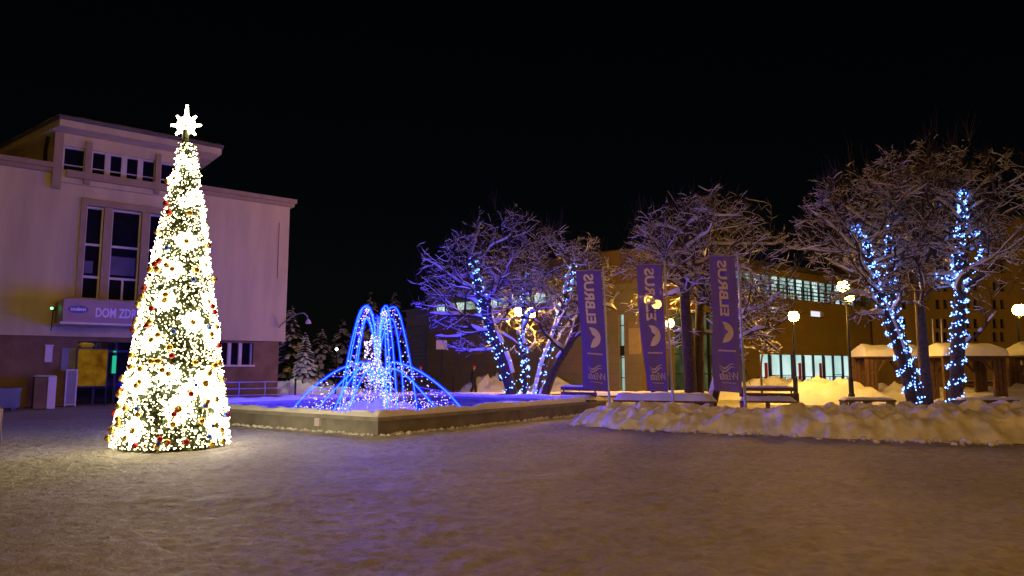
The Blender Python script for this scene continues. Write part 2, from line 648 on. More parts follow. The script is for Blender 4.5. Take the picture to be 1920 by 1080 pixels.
# big three light window
WU0, WU1, WZ0, WZ1 = LB.rect(163, 385, 300, 572)
b = MB()
b.wall(LB, 0, ULEN, ZB, ZT, 0.0, [(WU0, WU1, WZ0, WZ1)], 0.35)
b.quad(LB.w(0, 0, ZB), LB.w(0, -14, ZB), LB.w(0, -14, ZT), LB.w(0, 0, ZT))
b.quad(LB.w(0, 0, ZB), LB.w(ULEN, 0, ZB), LB.w(ULEN, -0.3, ZB), LB.w(0, -0.3, ZB))
b.quad(LB.w(0.0, -14, 0), LB.w(ULEN, -14, 0), LB.w(ULEN, -14, ZT), LB.w(0, -14, ZT))
b.build('wall', M['plaster'], lb)
# brown ground floor with the entrance and a small window
EU0, EU1, EZ0, EZ1 = LB.rect(147, 640, 330, 742, -0.25)
SU0, SU1, SZ0, SZ1 = LB.rect(412, 642, 474, 684, -0.25)
b = MB()
b.wall(LB, 0.22, ULEN, 0, ZB, -0.25, [(EU0, EU1, 0.02, EZ1), (SU0, SU1, SZ0, SZ1)], 0.9)
b.quad(LB.w(0.22, -0.25, 0), LB.w(0.22, -14, 0), LB.w(0.22, -14, ZB), LB.w(0.22, -0.25, ZB))
b.build('plinth_wall', M['plinth'], lb)
# cornice of the main roof
BU0, _ = LB.hit(372, 330, 0.2)
BU1, _ = LB.hit(108, 320, 0.2)
for u0, u1 in ((-0.16, BU0), (BU1 + 0.05, ULEN)):
    b = MB()
    b.fbox(LB, u0, u1, -14.3, 0.22, ZT, ZT + 0.16)
    b.fbox(LB, u0 - 0.05 * (u0 < 0), u1, -14.4, 0.42, ZT + 0.16, ZT + 0.36)
    b.build('cornice', M['stone_trim'], lb)
    b = MB()
    b.snowcap(LB.w(u0, 0.4, ZT + 0.36), LB.w(u1, 0.4, ZT + 0.36), LB.w(u1, -6, ZT + 0.36), LB.w(u0, -6, ZT + 0.36), 0.12, 40, 12, 0.5, 3)
    b.build('roof_snow', M['snow'], lb, True)
# window: panes, frames, surround
wn = thing('window', LB.w((WU0 + WU1) / 2, 0, WZ0), None, None)
del_keys = [k for k in ('label', 'category') if k in wn]
wn.parent = lb
ORIG[wn.name] = Matrix.Translation(V(LB.w((WU0 + WU1) / 2, 0, WZ0)) - lb.location)
wn.location = V(LB.w((WU0 + WU1) / 2, 0, WZ0)) - lb.location
b = MB()
b.fbox(LB, WU0 - 0.22, WU0, -0.05, 0.14, WZ0 - 0.2, WZ1 + 0.26)
b.fbox(LB, WU1, WU1 + 0.22, -0.05, 0.14, WZ0 - 0.2, WZ1 + 0.26)
b.fbox(LB, WU0, WU1, -0.05, 0.14, WZ1, WZ1 + 0.26)
wl = WU1 - WU0
UA, UB = WU0 + wl * 0.25, WU1 - wl * 0.27
for uc in (UA, UB):
    b.fbox(LB, uc - 0.16, uc + 0.16, -0.3, 0.05, WZ0, WZ1)
b.build('surround', M['stone_trim'], wn)
b = MB()
b.fbox(LB, WU0, WU1, -0.34, -0.30, WZ0, WZ1)
b.build('pane', M['dark_glass'], wn)
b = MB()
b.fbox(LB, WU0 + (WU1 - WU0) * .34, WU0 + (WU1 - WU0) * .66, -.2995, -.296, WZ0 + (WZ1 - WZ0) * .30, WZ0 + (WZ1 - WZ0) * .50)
b.build('reflection_band', M['reflection_band'], wn)  # reflection painted as a thin sheet on the middle pane
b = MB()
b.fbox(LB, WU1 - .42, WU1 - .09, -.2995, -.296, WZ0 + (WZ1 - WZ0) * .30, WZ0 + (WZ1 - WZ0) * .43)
b.build('reflection_band', M['reflection_band'], wn)  # smaller painted reflection on the side pane
b = MB()
zz = [WZ0, WZ0 + (WZ1 - WZ0) * 0.26, WZ0 + (WZ1 - WZ0) * 0.60, WZ1]
for a, c in ((WU0, UA - 0.16), (UA + 0.16, UB - 0.16), (UB + 0.16, WU1)):
    for q in (a, c - 0.07):
        b.fbox(LB, q, q + 0.07, -0.298, -0.2, WZ0, WZ1)
    for z in zz[1:3]:
        b.fbox(LB, a + 0.07, c - 0.07, -0.298, -0.21, z - 0.05, z + 0.05)
    b.fbox(LB, a + 0.07, c - 0.07, -0.298, -0.21, WZ1 - 0.08, WZ1)
b.fbox(LB, (UA + UB) / 2 - 0.04, (UA + UB) / 2 + 0.04, -0.298, -0.215, WZ0, zz[1] - 0.05)
b.build('frame', M['white_frame'], wn)


def sub(name, o):
    o.name = name
    return o


# small ground floor window
sw = MB()
sw.fbox(LB, SU0, SU1, -0.62, -0.58, SZ0, SZ1)
so_ = sw.build('window', M['dark_glass'], lb)
b = MB()
ww = SU1 - SU0
for q in (0, 0.30, 0.62, 0.965):
    b.fbox(LB, SU0 + ww * q, SU0 + ww * q + (0.16 if 0 < q < 0.9 else 0.07), -0.578, -0.46, SZ0, SZ1)
b.fbox(LB, SU0 - 0.08, SU1 + 0.08, -0.45, -0.16, SZ0 - 0.09, SZ0 - 0.003)
b.build('frame', M['white_frame'], so_)
# raised roof block
SD = V((-1.33, 1.0, 0)).normalized()          # its left flank runs back at an angle
N_B = 0.22
ZS = LB.hit(250, 345, N_B)[1] - 0.35
ZR = LB.hit(250, 248, 1.3)[1] - 0.28          # underside of the roof slab
RU1, _ = LB.hit(113, 220, 1.3)
RU0, _ = LB.hit(416, 276, 1.3)
hz0 = LB.hit(250, 337, N_B)[1]
hz1 = LB.hit(250, 294, N_B)[1]
hl = []
for x0, x1 in ((117, 160), (171, 293), (301, 366)):
    a, c, _, _ = LB.rect(x0, 300, x1, 330, N_B)
    hl.append((a, c, hz0, hz1))
b = MB()
b.wall(LB, BU0, BU1, ZS, ZR, N_B, hl, 0.3)
p0, p1 = LB.w(BU1, N_B, 0), LB.w(BU1, N_B, 0) + SD * 11
b.quad(p0 + UP * ZS, p1 + UP * ZS, p1 + UP * ZR, p0 + UP * ZR)
p2, p3 = LB.w(BU0, N_B, 0), LB.w(BU0, -9, 0)
b.quad(p2 + UP * ZS, p3 + UP * ZS, p3 + UP * ZR, p2 + UP * ZR)
b.quad(p0 + UP * ZS, p2 + UP * ZS, p2 - LB.n * 0.3 + UP * ZS, p0 - LB.n * 0.3 + UP * ZS)
b.build('upper_wall', M['plaster'], lb)
b = MB()
for x0, x1 in ((100, 115), (160, 170), (293, 301)):
    a, c, _, _ = LB.rect(x0, 300, x1, 330, N_B + 0.15)
    b.fbox(LB, a, c, N_B + 0.003, N_B + 0.16, ZS - (0.35 if x0 == 100 else -0.02), hz1 + 0.3 if x0 > 100 else ZR - 0.03)
b.fbox(LB, BU0 - 0.1, BU1 - 0.3, N_B + 0.003, N_B + 0.2, hz0 - 0.33, hz0 - 0.02)
b.build('sill_band', M['stone_trim'], lb)
for a, c, z0, z1 in hl:
    m = MB()
    m.fbox(LB, a, c, N_B - 0.29, N_B - 0.25, z0, z1)
    po = m.build('window', M['dark_glass'], lb)
    m = MB()
    n = max(1, round((c - a) / 0.72))
    for k in range(n + 1):
        q = a + (c - a) * k / n
        h = 0.11 if 0 < k < n else 0.08
        m.fbox(LB, max(a, q - h), min(c, q + h), N_B - 0.248, N_B - 0.1, z0, z1)
    m.fbox(LB, a + 0.1, c - 0.1, N_B - 0.246, N_B - 0.12, z1 - 0.07, z1)
    m.fbox(LB, a + 0.1, c - 0.1, N_B - 0.246, N_B - 0.14, z0 + 0.24, z0 + 0.28)
    m.build('frame', M['white_frame'], po)
b = MB()
q0, q1 = LB.w(RU0, 1.3, 0), LB.w(RU1, 1.3, 0)
q2, q3 = q1 + SD * 14, LB.w(RU0, -10, 0)
poly = [q0, q1, q2, q3]
for z0, z1 in ((ZR, ZR + 0.28),):
    b.hexa([q + UP * z0 for q in poly] + [q + UP * z1 for q in poly])
b.build('roof', M['plaster'], lb)
b = MB()
cen = sum(poly, V((0, 0, 0))) / 4
po2 = [q + (q - cen).normalized() * 0.12 for q in poly]
b.hexa([q + UP * (ZR + 0.282) for q in po2] + [q + UP * (ZR + 0.42) for q in po2])
b.build('roof_edge', M['roof_metal'], lb)
b = MB()
b.snowcap(po2[0] + UP * (ZR + 0.42), po2[1] + UP * (ZR + 0.42), po2[2] + UP * (ZR + 0.42), po2[3] + UP * (ZR + 0.42), 0.14, 60, 40, 0.4, 8, 0)
b.build('roof_snow', M['snow'], lb, True)
# drain pipe at the flank
b = MB()
dp = LB.w(BU1, N_B, 0) + SD * 0.9 - LB.u * (-0.12)
b.tube([dp + UP * (ZR - 0.02), dp + UP * (ZR - 0.5) + SD * 0.2, dp + UP * ZS + SD * 0.2], 0.07, 8)
b.build('drain_pipe', M['metal_dark'], lb)
b = MB()
b.tube([LB.w(0.55, 0.06, ZT - 0.9), LB.w(0.55, 0.06, ZB + 3.2)], 0.015, 6)
b.build('drain_pipe', M['metal_dark'], lb)
# canopy with the name of the house
NC = 2.6
CU1, CZ1 = LB.hit(120, 560, NC)
CZ0 = LB.hit(122, 603, NC)[1]
CU0 = LB.hit(330, 580, NC)[0]
b = MB()
b.fbox(LB, CU0, CU1, 0.003, NC, CZ0, CZ1)
b.build('canopy', M['sign'], lb)
b = MB()
b.fbox(LB, CU0 - 0.06, CU1 + 0.08, 0.15, NC + 0.10, CZ0 - 0.09, CZ0 - 0.003)
b.build('canopy_edge', M['white_frame'], lb)
b = MB()
b.snowcap(LB.w(CU0, NC, CZ1), LB.w(CU1, NC, CZ1), LB.w(CU1, 0.1, CZ1), LB.w(CU0, 0.1, CZ1), 0.1, 30, 10, 0.4, 5, 0)
b.build('canopy_snow', M['snow'], lb, True)
b = MB()
tu, tz = LB.hit(178, 594, NC + 0.01)
hh = (LB.hit(178, 577, NC + 0.01)[1] - tz)
vf = text_mesh('DOM ZDROJOWY', hh / 0.70, hh * 0.035)
put_text(b, vf, lambda x, y: LB.w(tu - x * .62, NC + 0.012, tz + y))
b.build('lettering', M['sign_letter'], lb)
ou, oz = LB.hit(147, 580, NC + 0.01)
b = MB()
ring = [LB.w(ou + 0.36 * cos(t), NC + 0.012, oz + 0.155 * sin(t)) for t in [2 * pi * k / 28 for k in range(28)]]
n = len(b.v)
b.v += [tuple(q) for q in ring]
b.f.append(tuple(range(n, n + 28)))
eo = b.build('emblem', M['navy'], lb)
b = MB()
for k in range(9):
    if k in (4,): continue
    q = ou + 0.24 - k * 0.06
    b.fbox(LB, q - 0.02, q + 0.02, NC + 0.014, NC + 0.02, oz - 0.055, oz + 0.045)
b.hexa([LB.w(ou + 0.05, NC + 0.014, oz - 0.055), LB.w(ou - 0.05, NC + 0.014, oz - 0.055), LB.w(ou - 0.05, NC + 0.02, oz - 0.055), LB.w(ou + 0.05, NC + 0.02, oz - 0.055),
        LB.w(ou + 0.006, NC + 0.014, oz + 0.1), LB.w(ou - 0.006, NC + 0.014, oz + 0.1), LB.w(ou - 0.006, NC + 0.02, oz + 0.1), LB.w(ou + 0.006, NC + 0.02, oz + 0.1)])
b.build('emblem_mark', M['sign_letter'], eo)
# glazed entrance set back under the canopy
b = MB()
b.fbox(LB, EU0, EU1, -1.16, -1.12, 0.02, EZ1)
ent = b.build('entrance_glazing', M['dark_glass'], lb)
b = MB()
for k in range(6):
    q = EU0 + (EU1 - EU0) * k / 5
    b.fbox(LB, max(EU0, q - 0.05), min(EU1, q + 0.05), -1.118, -1.04, 0.02, EZ1)
b.fbox(LB, EU0 + 0.06, EU1 - 0.06, -1.116, -1.05, 2.3, 2.4)
b.build('frame', M['metal_dark'], ent)
# things standing at the house
r = LB.rect(147, 655, 198, 723, 0.25)
nb = thing('poster_case', LB.w((r[0] + r[1]) / 2, 0.2, 0), 'orange backlit poster case standing beside the house entrance', 'poster')
b = MB()
b.fbox(LB, r[0], r[1], 0.16, 0.25, r[2], r[3]); b.build('poster', M['poster'], nb)
b = MB()
for u in (r[0] - 0.04, r[1] + 0.001): b.fbox(LB, u, u + 0.04, 0.14, 0.28, 0, r[3] + 0.05)
b.fbox(LB, r[0], r[1], 0.14, 0.28, r[3] + 0.002, r[3] + 0.05)
b.fbox(LB, r[0], r[1], 0.14, 0.28, r[2] - 0.06, r[2] - 0.002); b.build('frame', M['metal_dark'], nb)
r = LB.rect(116, 652, 144, 696, -0.2)
b = MB(); b.fbox(LB, r[0], r[1], -0.248, -0.16, r[2], r[3])
for k in range(5):
    z = r[2] + (r[3] - r[2]) * (k + 0.7) / 6
    b.fbox(LB, r[0] + 0.06, r[1] - 0.06, -0.158, -0.15, z, z + 0.03)
tag(b.build('notice_board', M['grey_panel']), 'grey notice board on the brown wall left of the orange poster', 'notice board')
r = LB.rect(127, 695, 141, 733, 0.5)
eb = thing('easel_sign', LB.w((r[0] + r[1]) / 2, 0.5, 0), 'small white framed easel board on the snow below the grey notice board', 'sign')
b = MB(); b.fbox(LB, r[0], r[1], 0.46, 0.5, 0.12, r[3]); b.build('board', M['grey_panel'], eb)
b = MB()
for u in (r[0] - 0.05, r[1]): b.fbox(LB, u, u + 0.05, 0.44, 0.53, 0, r[3] + 0.05)
b.fbox(LB, r[0], r[1], 0.44, 0.53, r[3] + 0.001, r[3] + 0.05)
b.fbox(LB, r[0], r[1], 0.44, 0.53, 0.07, 0.118); b.build('frame', M['notice'], eb)
r = LB.rect(212, 667, 217, 700, -0.9)
b = MB(); b.fbox(LB, r[0], r[1], -1.0, -0.94, r[2], r[3]); b.fbox(LB, r[0] + .01, r[1] - .01, -1.0, -0.95, r[3] + 0.15, r[3] + 0.22)
tag(b.build('light_tube', M['green']), 'glowing green tube upright in the dark glazed entrance', 'light')
r = LB.rect(85, 649, 97, 679, -0.2)
b = MB(); b.fbox(LB, r[0], r[1], -0.247, -0.14, r[2], r[3]); b.fbox(LB, r[0] - .03, r[1] + .03, -0.247, -0.1, r[3] + .002, r[3] + 0.06)
tag(b.build('wall_plaque', M['notice']), 'small pale plaque on the brown ground floor wall', 'plaque')
r = LB.rect(66, 706, 102, 770, 1.6)
pil = thing('low_gate_wall', LB.w((r[0] + r[1]) / 2, 1.4, 0), 'low brown wall block with pale end pillar left of the entrance', 'wall')
b = MB(); b.fbox(LB, r[0] + 0.28, r[1], 0.9, 1.6, 0, r[3] - 0.05); b.build('wall', M['plinth'], pil)
b = MB(); b.fbox(LB, r[0], r[0] + 0.278, 0.85, 1.66, 0, r[3]); b.build('pillar', M['notice'], pil)
b = MB(); b.snowcap(LB.w(r[0], 1.6, r[3]), LB.w(r[1], 1.6, r[3]), LB.w(r[1], .9, r[3]), LB.w(r[0], .9, r[3]), .06, 12, 5); b.build('snow', M['snow'], pil, True)
r = LB.rect(-30, 732, 37, 757, 2.2)
b = MB(); b.fbox(LB, r[0], r[1], 1.3, 2.2, 0.1, r[3]); b.fbox(LB, r[0] - .04, r[1] + .04, 1.26, 2.24, r[3] + .002, r[3] + .07)
for u in (r[0] + .1, r[1] - .25): b.fbox(LB, u, u + .15, 1.5, 2.0, 0, .1)
tag(b.build('grit_box', M['navy']), 'low bluish grit box by the house at the picture edge', 'box')
# railing in front of the house, right of the tree
rl = thing('railing', LB.w(2.5, 1.6, 0), 'dark metal railing on the ramp in front of the brown wall', 'railing')
b = MB()
for z in (0.35, 0.65, 0.95): b.bar(LB.w(0.2, 1.6, z), LB.w(6.5, 1.6, z), 0.04)
b.build('rail', M['metal_grey'], rl)
for k in range(6):
    b = MB(); b.fbox(LB, 0.3 + k * 1.2, 0.35 + k * 1.2, 1.57, 1.63, 0, 0.95)
    b.build('post', M['metal_grey'], rl)
b = MB(); b.fbox(LB, -0.2, 7, 1.75, 1.95, 0, 0.22); b.snowcap(LB.w(-.2, 1.95, .22), LB.w(7, 1.95, .22), LB.w(7, 1.75, .22), LB.w(-.2, 1.75, .22), .08, 20, 3)
tag(b.build('kerb_wall', M['concrete']), 'low snowy kerb wall below the house railing', 'wall')
# green led projector at the canopy
ld = thing('projector', LB.w(CU1 + 0.2, 0.9, CZ0 + 0.5), 'small green glowing projector on the canopy flank', 'lamp')
gp = LB.w(*([LB.hit(97, 578, 1.2)[0], 1.2, LB.hit(97, 578, 1.2)[1]]))
b = MB(); b.ball(gp, 0.045, 8, 5); b.build('lens', M['green_led'], ld)
b = MB(); b.box(gp + V((0, 0.12, -0.08)), 0.16, 0.14, 0.16, 0.3); b.bar(gp + V((0, .12, -.08)), gp + V((-.1, .2, -.9)), .03); b.build('housing', M['metal_dark'], ld)
# curved lamp arm at the house corner
wlp = thing('wall_lamp', LB.w(0, 0, ZB + 0.5), 'thin curved lamp arm reaching out from the house corner', 'lamp')
b = MB()
pts = [P(523, 614, 35.8), P(530, 606, 35.6), P(545, 595, 35.4), P(560, 588, 35.2), P(570, 587, 35.1), P(576, 593, 35.1), P(578, 600, 35.1)]
b.tube(pts, 0.035, 8); b.build('arm', M['metal_grey'], wlp)
b = MB(); b.tube([P(578, 599, 35.1), P(578, 603, 35.1), P(578, 607, 35.1)], [0.06, 0.13, 0.15], 10); b.build('head', M['notice'], wlp)

# wooden litter bin cut by the left edge
bn = thing('litter_bin', ground(-7, 13), 'wooden slatted litter bin at the far left edge of the square', 'bin')
b = MB()
c = ground(-7, 13)
for k in range(18):
    a = 2 * pi * k / 18
    b.box(c + V((cos(a) * 0.14, sin(a) * 0.14, 0.04)), 0.02, 0.042, 0.78, a)
b.build('slats', M['wood'], bn)
b = MB(); b.lathe(c, [(0.125, 0), (0.125, 0.8)], 16); b.build('liner', M['metal_dark'], bn)
b = MB(); b.lathe(c, [(0.16, 0.821), (0.165, 0.85), (0.1, 0.9), (0.01, 0.91)], 16); b.build('lid', M['wood'], bn)

# ------------------------------------------------------------------ christmas tree
rng = random.Random(5)
TD = 15.0
TC = ground(330, TD)
TH_ = 6.45


def cone_r(z):
    t = max(0, min(1, z / TH_))
    return 0.96 * (1 - t) ** 0.96 + 0.13


xt = thing('christmas_tree', TC, 'tall conical christmas tree covered in warm white lights, snowflakes and baubles', 'christmas tree')
b = MB()
b.lathe(TC, [(cone_r(z) - 0.2, z) for z in [0.02 + TH_ * k / 14 for k in range(15)]], 24)
b.build('core', M['fir'], xt)
b = MB()
for k in range(7200):
    z = TH_ * (1 - sqrt(rng.random() * 0.995 + 0.005 * 0)) if rng.random() < 0.85 else rng.random() * TH_
    z = max(0.03, z)
    a = rng.random() * 2 * pi
    r = cone_r(z)
    d = V((cos(a), sin(a), 0))
    p = TC + d * (r - 0.22) + UP * z
    t = (d * 1 + V((-sin(a), cos(a), 0)) * rng.uniform(-0.9, 0.9) + UP * rng.uniform(-0.7, 0.5)).normalized()
    L = rng.uniform(0.14, 0.28)
    s = t.cross(UP).normalized() * rng.uniform(0.02, 0.04)
    s2 = s.cross(t).normalized() * rng.uniform(0.02, 0.04)
    e = p + t * L
    b.quad(p - s, p + t * L * 0.6 - s * 1.3, e, p + t * L * 0.5 + s * 1.3)
    b.quad(p - s2, p + t * L * 0.55 - s2 * 1.3, e, p + t * L * 0.6 + s2 * 1.3)
b.build('foliage', M['fir'], xt)
# snowflake lights
def flake_mesh():
    m = MB()
    for k in range(8):
        a = 2 * pi * k / 8
        L = 0.36 if k % 2 == 0 else 0.29
        d = V((cos(a), 0, sin(a)))
        s = V((-sin(a), 0, cos(a)))
        for sg in (1, -1):
            m.tube([d * 0.09, d * L * 0.45 + s * 0.06 * sg, d * L], [0.015, 0.017, 0.011], 5)
        m.tube([d * L * 0.4, d * L * 0.62 + s * 0.11, d * L * 0.55 + s * 0.12], 0.012, 4)
        m.tube([d * L * 0.4, d * L * 0.62 - s * 0.11, d * L * 0.55 - s * 0.12], 0.012, 4)
    me = m.build('snowflake_light', M['flake'])
    d_ = me.data
    bpy.data.objects.remove(me)
    m = MB()
    for k in range(6):
        a = 2 * pi * k / 6
        m.ball(V((0.05 * cos(a), -0.02, 0.05 * sin(a))), 0.035, 8, 5)
    m.ball(V((0, -0.03, 0)), 0.035, 8, 5)
    me = m.build('centre', M['gold'])
    d2 = me.data
    bpy.data.objects.remove(me)
    return d_, d2


FM, FC = flake_mesh()


def part_obj(name, data, parent, world):
    """part placed by a world matrix under its thing"""
    o = bpy.data.objects.new(name, data)
    COL.objects.link(o)
    o.parent = parent
    o.matrix_local = full_matrix(parent).inverted() @ world
    ORIG[o.name] = o.matrix_local.copy()
    return o


def on_cone(px, py, out):
    """angle and height on the tree surface for a spot seen in the photo"""
    z = P(px, py, TD - 0.7)[2]
    for _ in range(3):
        r = cone_r(z) + out
        c = P(px, py, TD)
        s = max(-0.97, min(0.97, (c.x - TC.x) / r))
        dep = TD - r * sqrt(1 - s * s)
        q = P(px, py, dep)
        s = max(-0.97, min(0.97, (q.x - TC.x) / r))
        z = q.z
    return math.asin(s), z


def place_flake(phi, z, sc, out=0.05):
    r = cone_r(z) + out
    d = V((sin(phi), -cos(phi), 0))
    rot = Matrix.Rotation(phi, 4, 'Z') @ Matrix.Rotation(radians(-11), 4, 'X') @ Matrix.Rotation(rng.uniform(0, 0.7), 4, 'Y')
    m = Matrix.Translation(TC + d * r + UP * z) @ rot @ Matrix.Scale(sc, 4)
    o = part_obj('snowflake_light', FM, xt, m)
    c = bpy.data.objects.new('centre', FC)
    COL.objects.link(c)
    c.parent = o


for px, py, sc in ((341, 300, .6), (357, 306, .6), (330, 336, .75), (362, 366, .75), (345, 378, .6), (346, 451, 1), (300, 474, .85), (377, 493, .85), (324, 505, 1), (312, 564, 1.05), (385, 563, .95),
                   (271, 596, .9), (353, 603, 1.05), (291, 638, 1.1), (391, 632, 1.05), (272, 717, 1.2), (369, 720, 1.35), (316, 703, 1.0), (328, 768, 1.3), (405, 750, 1.15), (236, 765, 1.1), (261, 806, 1.15), (384, 802, 1.2), (345, 735, .9)):
    ph, z = on_cone(px, py, 0.05)
    place_flake(ph, z, sc * .78)
for k in range(14):
    z = 0.5 + 5.0 * ((k * 0.618) % 1) * 0.95
    place_flake(pi + rng.uniform(-1.2, 1.2), z, 1.0 - z * 0.07)
# baubles
def bauble_mesh(name, r, m_):
    m = MB(); m.ball(V((0, 0, 0)), r, 14, 9); m.lathe(V((0, 0, r * 0.95)), [(r * .22, 0), (r * .22, r * .25)], 8)
    o = m.build(name, m_, None, True); d = o.data; bpy.data.objects.remove(o); return d


BR, BG, BB = bauble_mesh('bauble', 0.062, M['red']), bauble_mesh('bauble', 0.066, M['gold']), bauble_mesh('bauble', 0.05, M['bluebauble'])
for k in range(100):
    z = max(0.06, TH_ * (1 - sqrt(rng.random())))
    phi = rng.uniform(-1.75, 1.75)
    r = cone_r(z) + rng.uniform(0.05, 0.12)
    m = Matrix.Translation(TC + V((sin(phi), -cos(phi), 0)) * r + UP * z)
    part_obj('bauble', (BR, BG, BG, BG, BG, BR, BG, BB)[k % 8], xt, m)
# fairy lights
b = MB()
for k in range(9500):
    z = TH_ * (1 - sqrt(rng.random())) if rng.random() < 0.8 else rng.random() * TH_
    z = max(0.04, z)
    a = rng.random() * 2 * pi
    r = cone_r(z) + rng.uniform(-0.06, 0.07)
    b.octa((TC.x + cos(a) * r, TC.y + sin(a) * r, z), rng.choice((.006, .008, .010, .013, .019)))
tag(b.build('fairy_lights', M['bulb_warm'], xt), kind='stuff')
# star topper
sp = P(349, 235, TD)
b = MB()
for k in range(16):
    a = pi / 2 + 2 * pi * k / 16
    L = {0: 0.46, 4: 0.33, 12: 0.33, 8: 0.44}.get(k, 0.30 if k % 2 == 0 else 0.2)
    d = V((cos(a), 0, sin(a))); s = V((-sin(a), 0, cos(a)))
    b.tube([sp + d * 0.06, sp + d * L * .5 , sp + d * L], [0.05, 0.045, 0.022], 6)
st = b.build('star_topper', M['flake'], xt)
b = MB()
for k in range(5):
    b.ball(sp + V((0.04 * cos(k * 1.26), -0.06, 0.05 * sin(k * 1.26))), 0.026, 8, 5)
b.build('centre', M['gold'], st)
b = MB(); b.tube([V((sp.x, sp.y, TH_ - 0.4)), V((sp.x, sp.y, sp.z - .1))], 0.07, 8); b.build('star_pole', M['fir'], xt)

# ------------------------------------------------------------------ basin and light fountain
CA = ground(711, 17.5)
UR = V((0.585, 0.811, 0)).normalized()
UL = V((-UR.y, UR.x, 0))
LR, LL, WH = 11.6, 10.0, 0.40


def BP(u, v, z=0): return CA + UR * u + UL * v + UP * z


bs = thing('fountain_basin', CA, 'low square concrete fountain basin with snowy rim', 'basin')
b = MB()
T_ = 0.32
def bbox(mb, u0, u1, v0, v1, z0, z1):
    q = [BP(u0, v0), BP(u1, v0), BP(u1, v1), BP(u0, v1)]
    mb.hexa([k + UP * z0 for k in q] + [k + UP * z1 for k in q])
bbox(b, 0, LR, 0, T_, -0.05, WH - 0.09)
bbox(b, 0, T_, T_, LL, -0.05, WH - 0.09)
bbox(b, LR - T_, LR, T_, LL, -0.05, WH - 0.09)
bbox(b, T_, LR - T_, LL - T_, LL, -0.05, WH - 0.09)
b.build('wall', M['concrete'], bs)
b = MB()
o_ = 0.05
for k in range(14):
    a, c = k / 14, (k + 1) / 14
    bbox(b, -o_ + (LR + 2 * o_) * a + .006, -o_ + (LR + 2 * o_) * c - .006, -o_, T_ + o_, WH - 0.088, WH)
    if k:
        bbox(b, -o_, T_ + o_, T_ + o_ + (LL - T_) * (k - 1) / 13 + .006, T_ + o_ + (LL - T_) * k / 13 - .006, WH - 0.088, WH)
        bbox(b, LR - T_ - o_, LR + o_, T_ + o_ + (LL - T_) * (k - 1) / 13 + .006, T_ + o_ + (LL - T_) * k / 13 - .006, WH - 0.088, WH)
bbox(b, T_, LR - T_ - o_, LL - T_, LL + o_, WH - 0.088, WH)
b.build('coping', M['coping'], bs)
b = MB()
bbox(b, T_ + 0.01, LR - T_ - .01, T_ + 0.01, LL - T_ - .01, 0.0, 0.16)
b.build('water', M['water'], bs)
b = MB()
b.snowcap(BP(0.05, 0.05, WH), BP(LR, 0.05, WH), BP(LR, T_ + .05, WH), BP(0.05, T_ + .05, WH), 0.15, 110, 7, 0.8, 1, 0.0)
b.snowcap(BP(0.05, LL, WH), BP(0.05, T_ - .1, WH), BP(T_ + .05, T_ - .1, WH), BP(T_ + .05, LL, WH), 0.14, 90, 7, 0.8, 2, 0.0)
b.snowcap(BP(LR - T_, T_, WH), BP(LR, T_, WH), BP(LR, LL, WH), BP(LR - T_, LL, WH), 0.16, 50, 7, 0.7, 4, 0.0)
b.snowcap(BP(T_, LL - T_, WH), BP(LR, LL - T_, WH), BP(LR, LL, WH), BP(T_, LL, WH), 0.16, 50, 7, 0.7, 6, 0.0)
tag(b.build('snow', M['snow'], bs, True), kind='stuff')
# pale cable box on the basin wall
q = BP(0, 2.2)
b = MB(); b.hexa([BP(-.07, 2.1, .1), BP(-.002, 2.1, .1), BP(-.002, 2.3, .1), BP(-.07, 2.3, .1), BP(-.07, 2.1, .3), BP(-.002, 2.1, .3), BP(-.002, 2.3, .3), BP(-.07, 2.3, .3)])
b.build('cable_box', M['notice'], bs)

FD = 24.4
FC_ = ground(707, FD)
lf = thing('light_fountain', FC_ + UP * 0.15, 'fountain sculpture of arching blue rope lights with white bulbs', 'light sculpture')


def jet(az, prof):
    d = V((cos(az), sin(az), 0))
    return [FC_ + d * r + UP * z for r, z in prof]


def smooth_prof(pr, n=5):
    out = []
    for i in range(len(pr) - 1):
        p0 = pr[max(i - 1, 0)]; p1 = pr[i]; p2 = pr[i + 1]; p3 = pr[min(i + 2, len(pr) - 1)]
        for k in range(n):
            t = k / n
            out.append(tuple(0.5 * (2 * p1[j] + (p2[j] - p0[j]) * t + (2 * p0[j] - 5 * p1[j] + 4 * p2[j] - p3[j]) * t * t + (3 * p1[j] - p0[j] - 3 * p2[j] + p3[j]) * t ** 3) for j in (0, 1)))
    out.append(pr[-1])
    return out


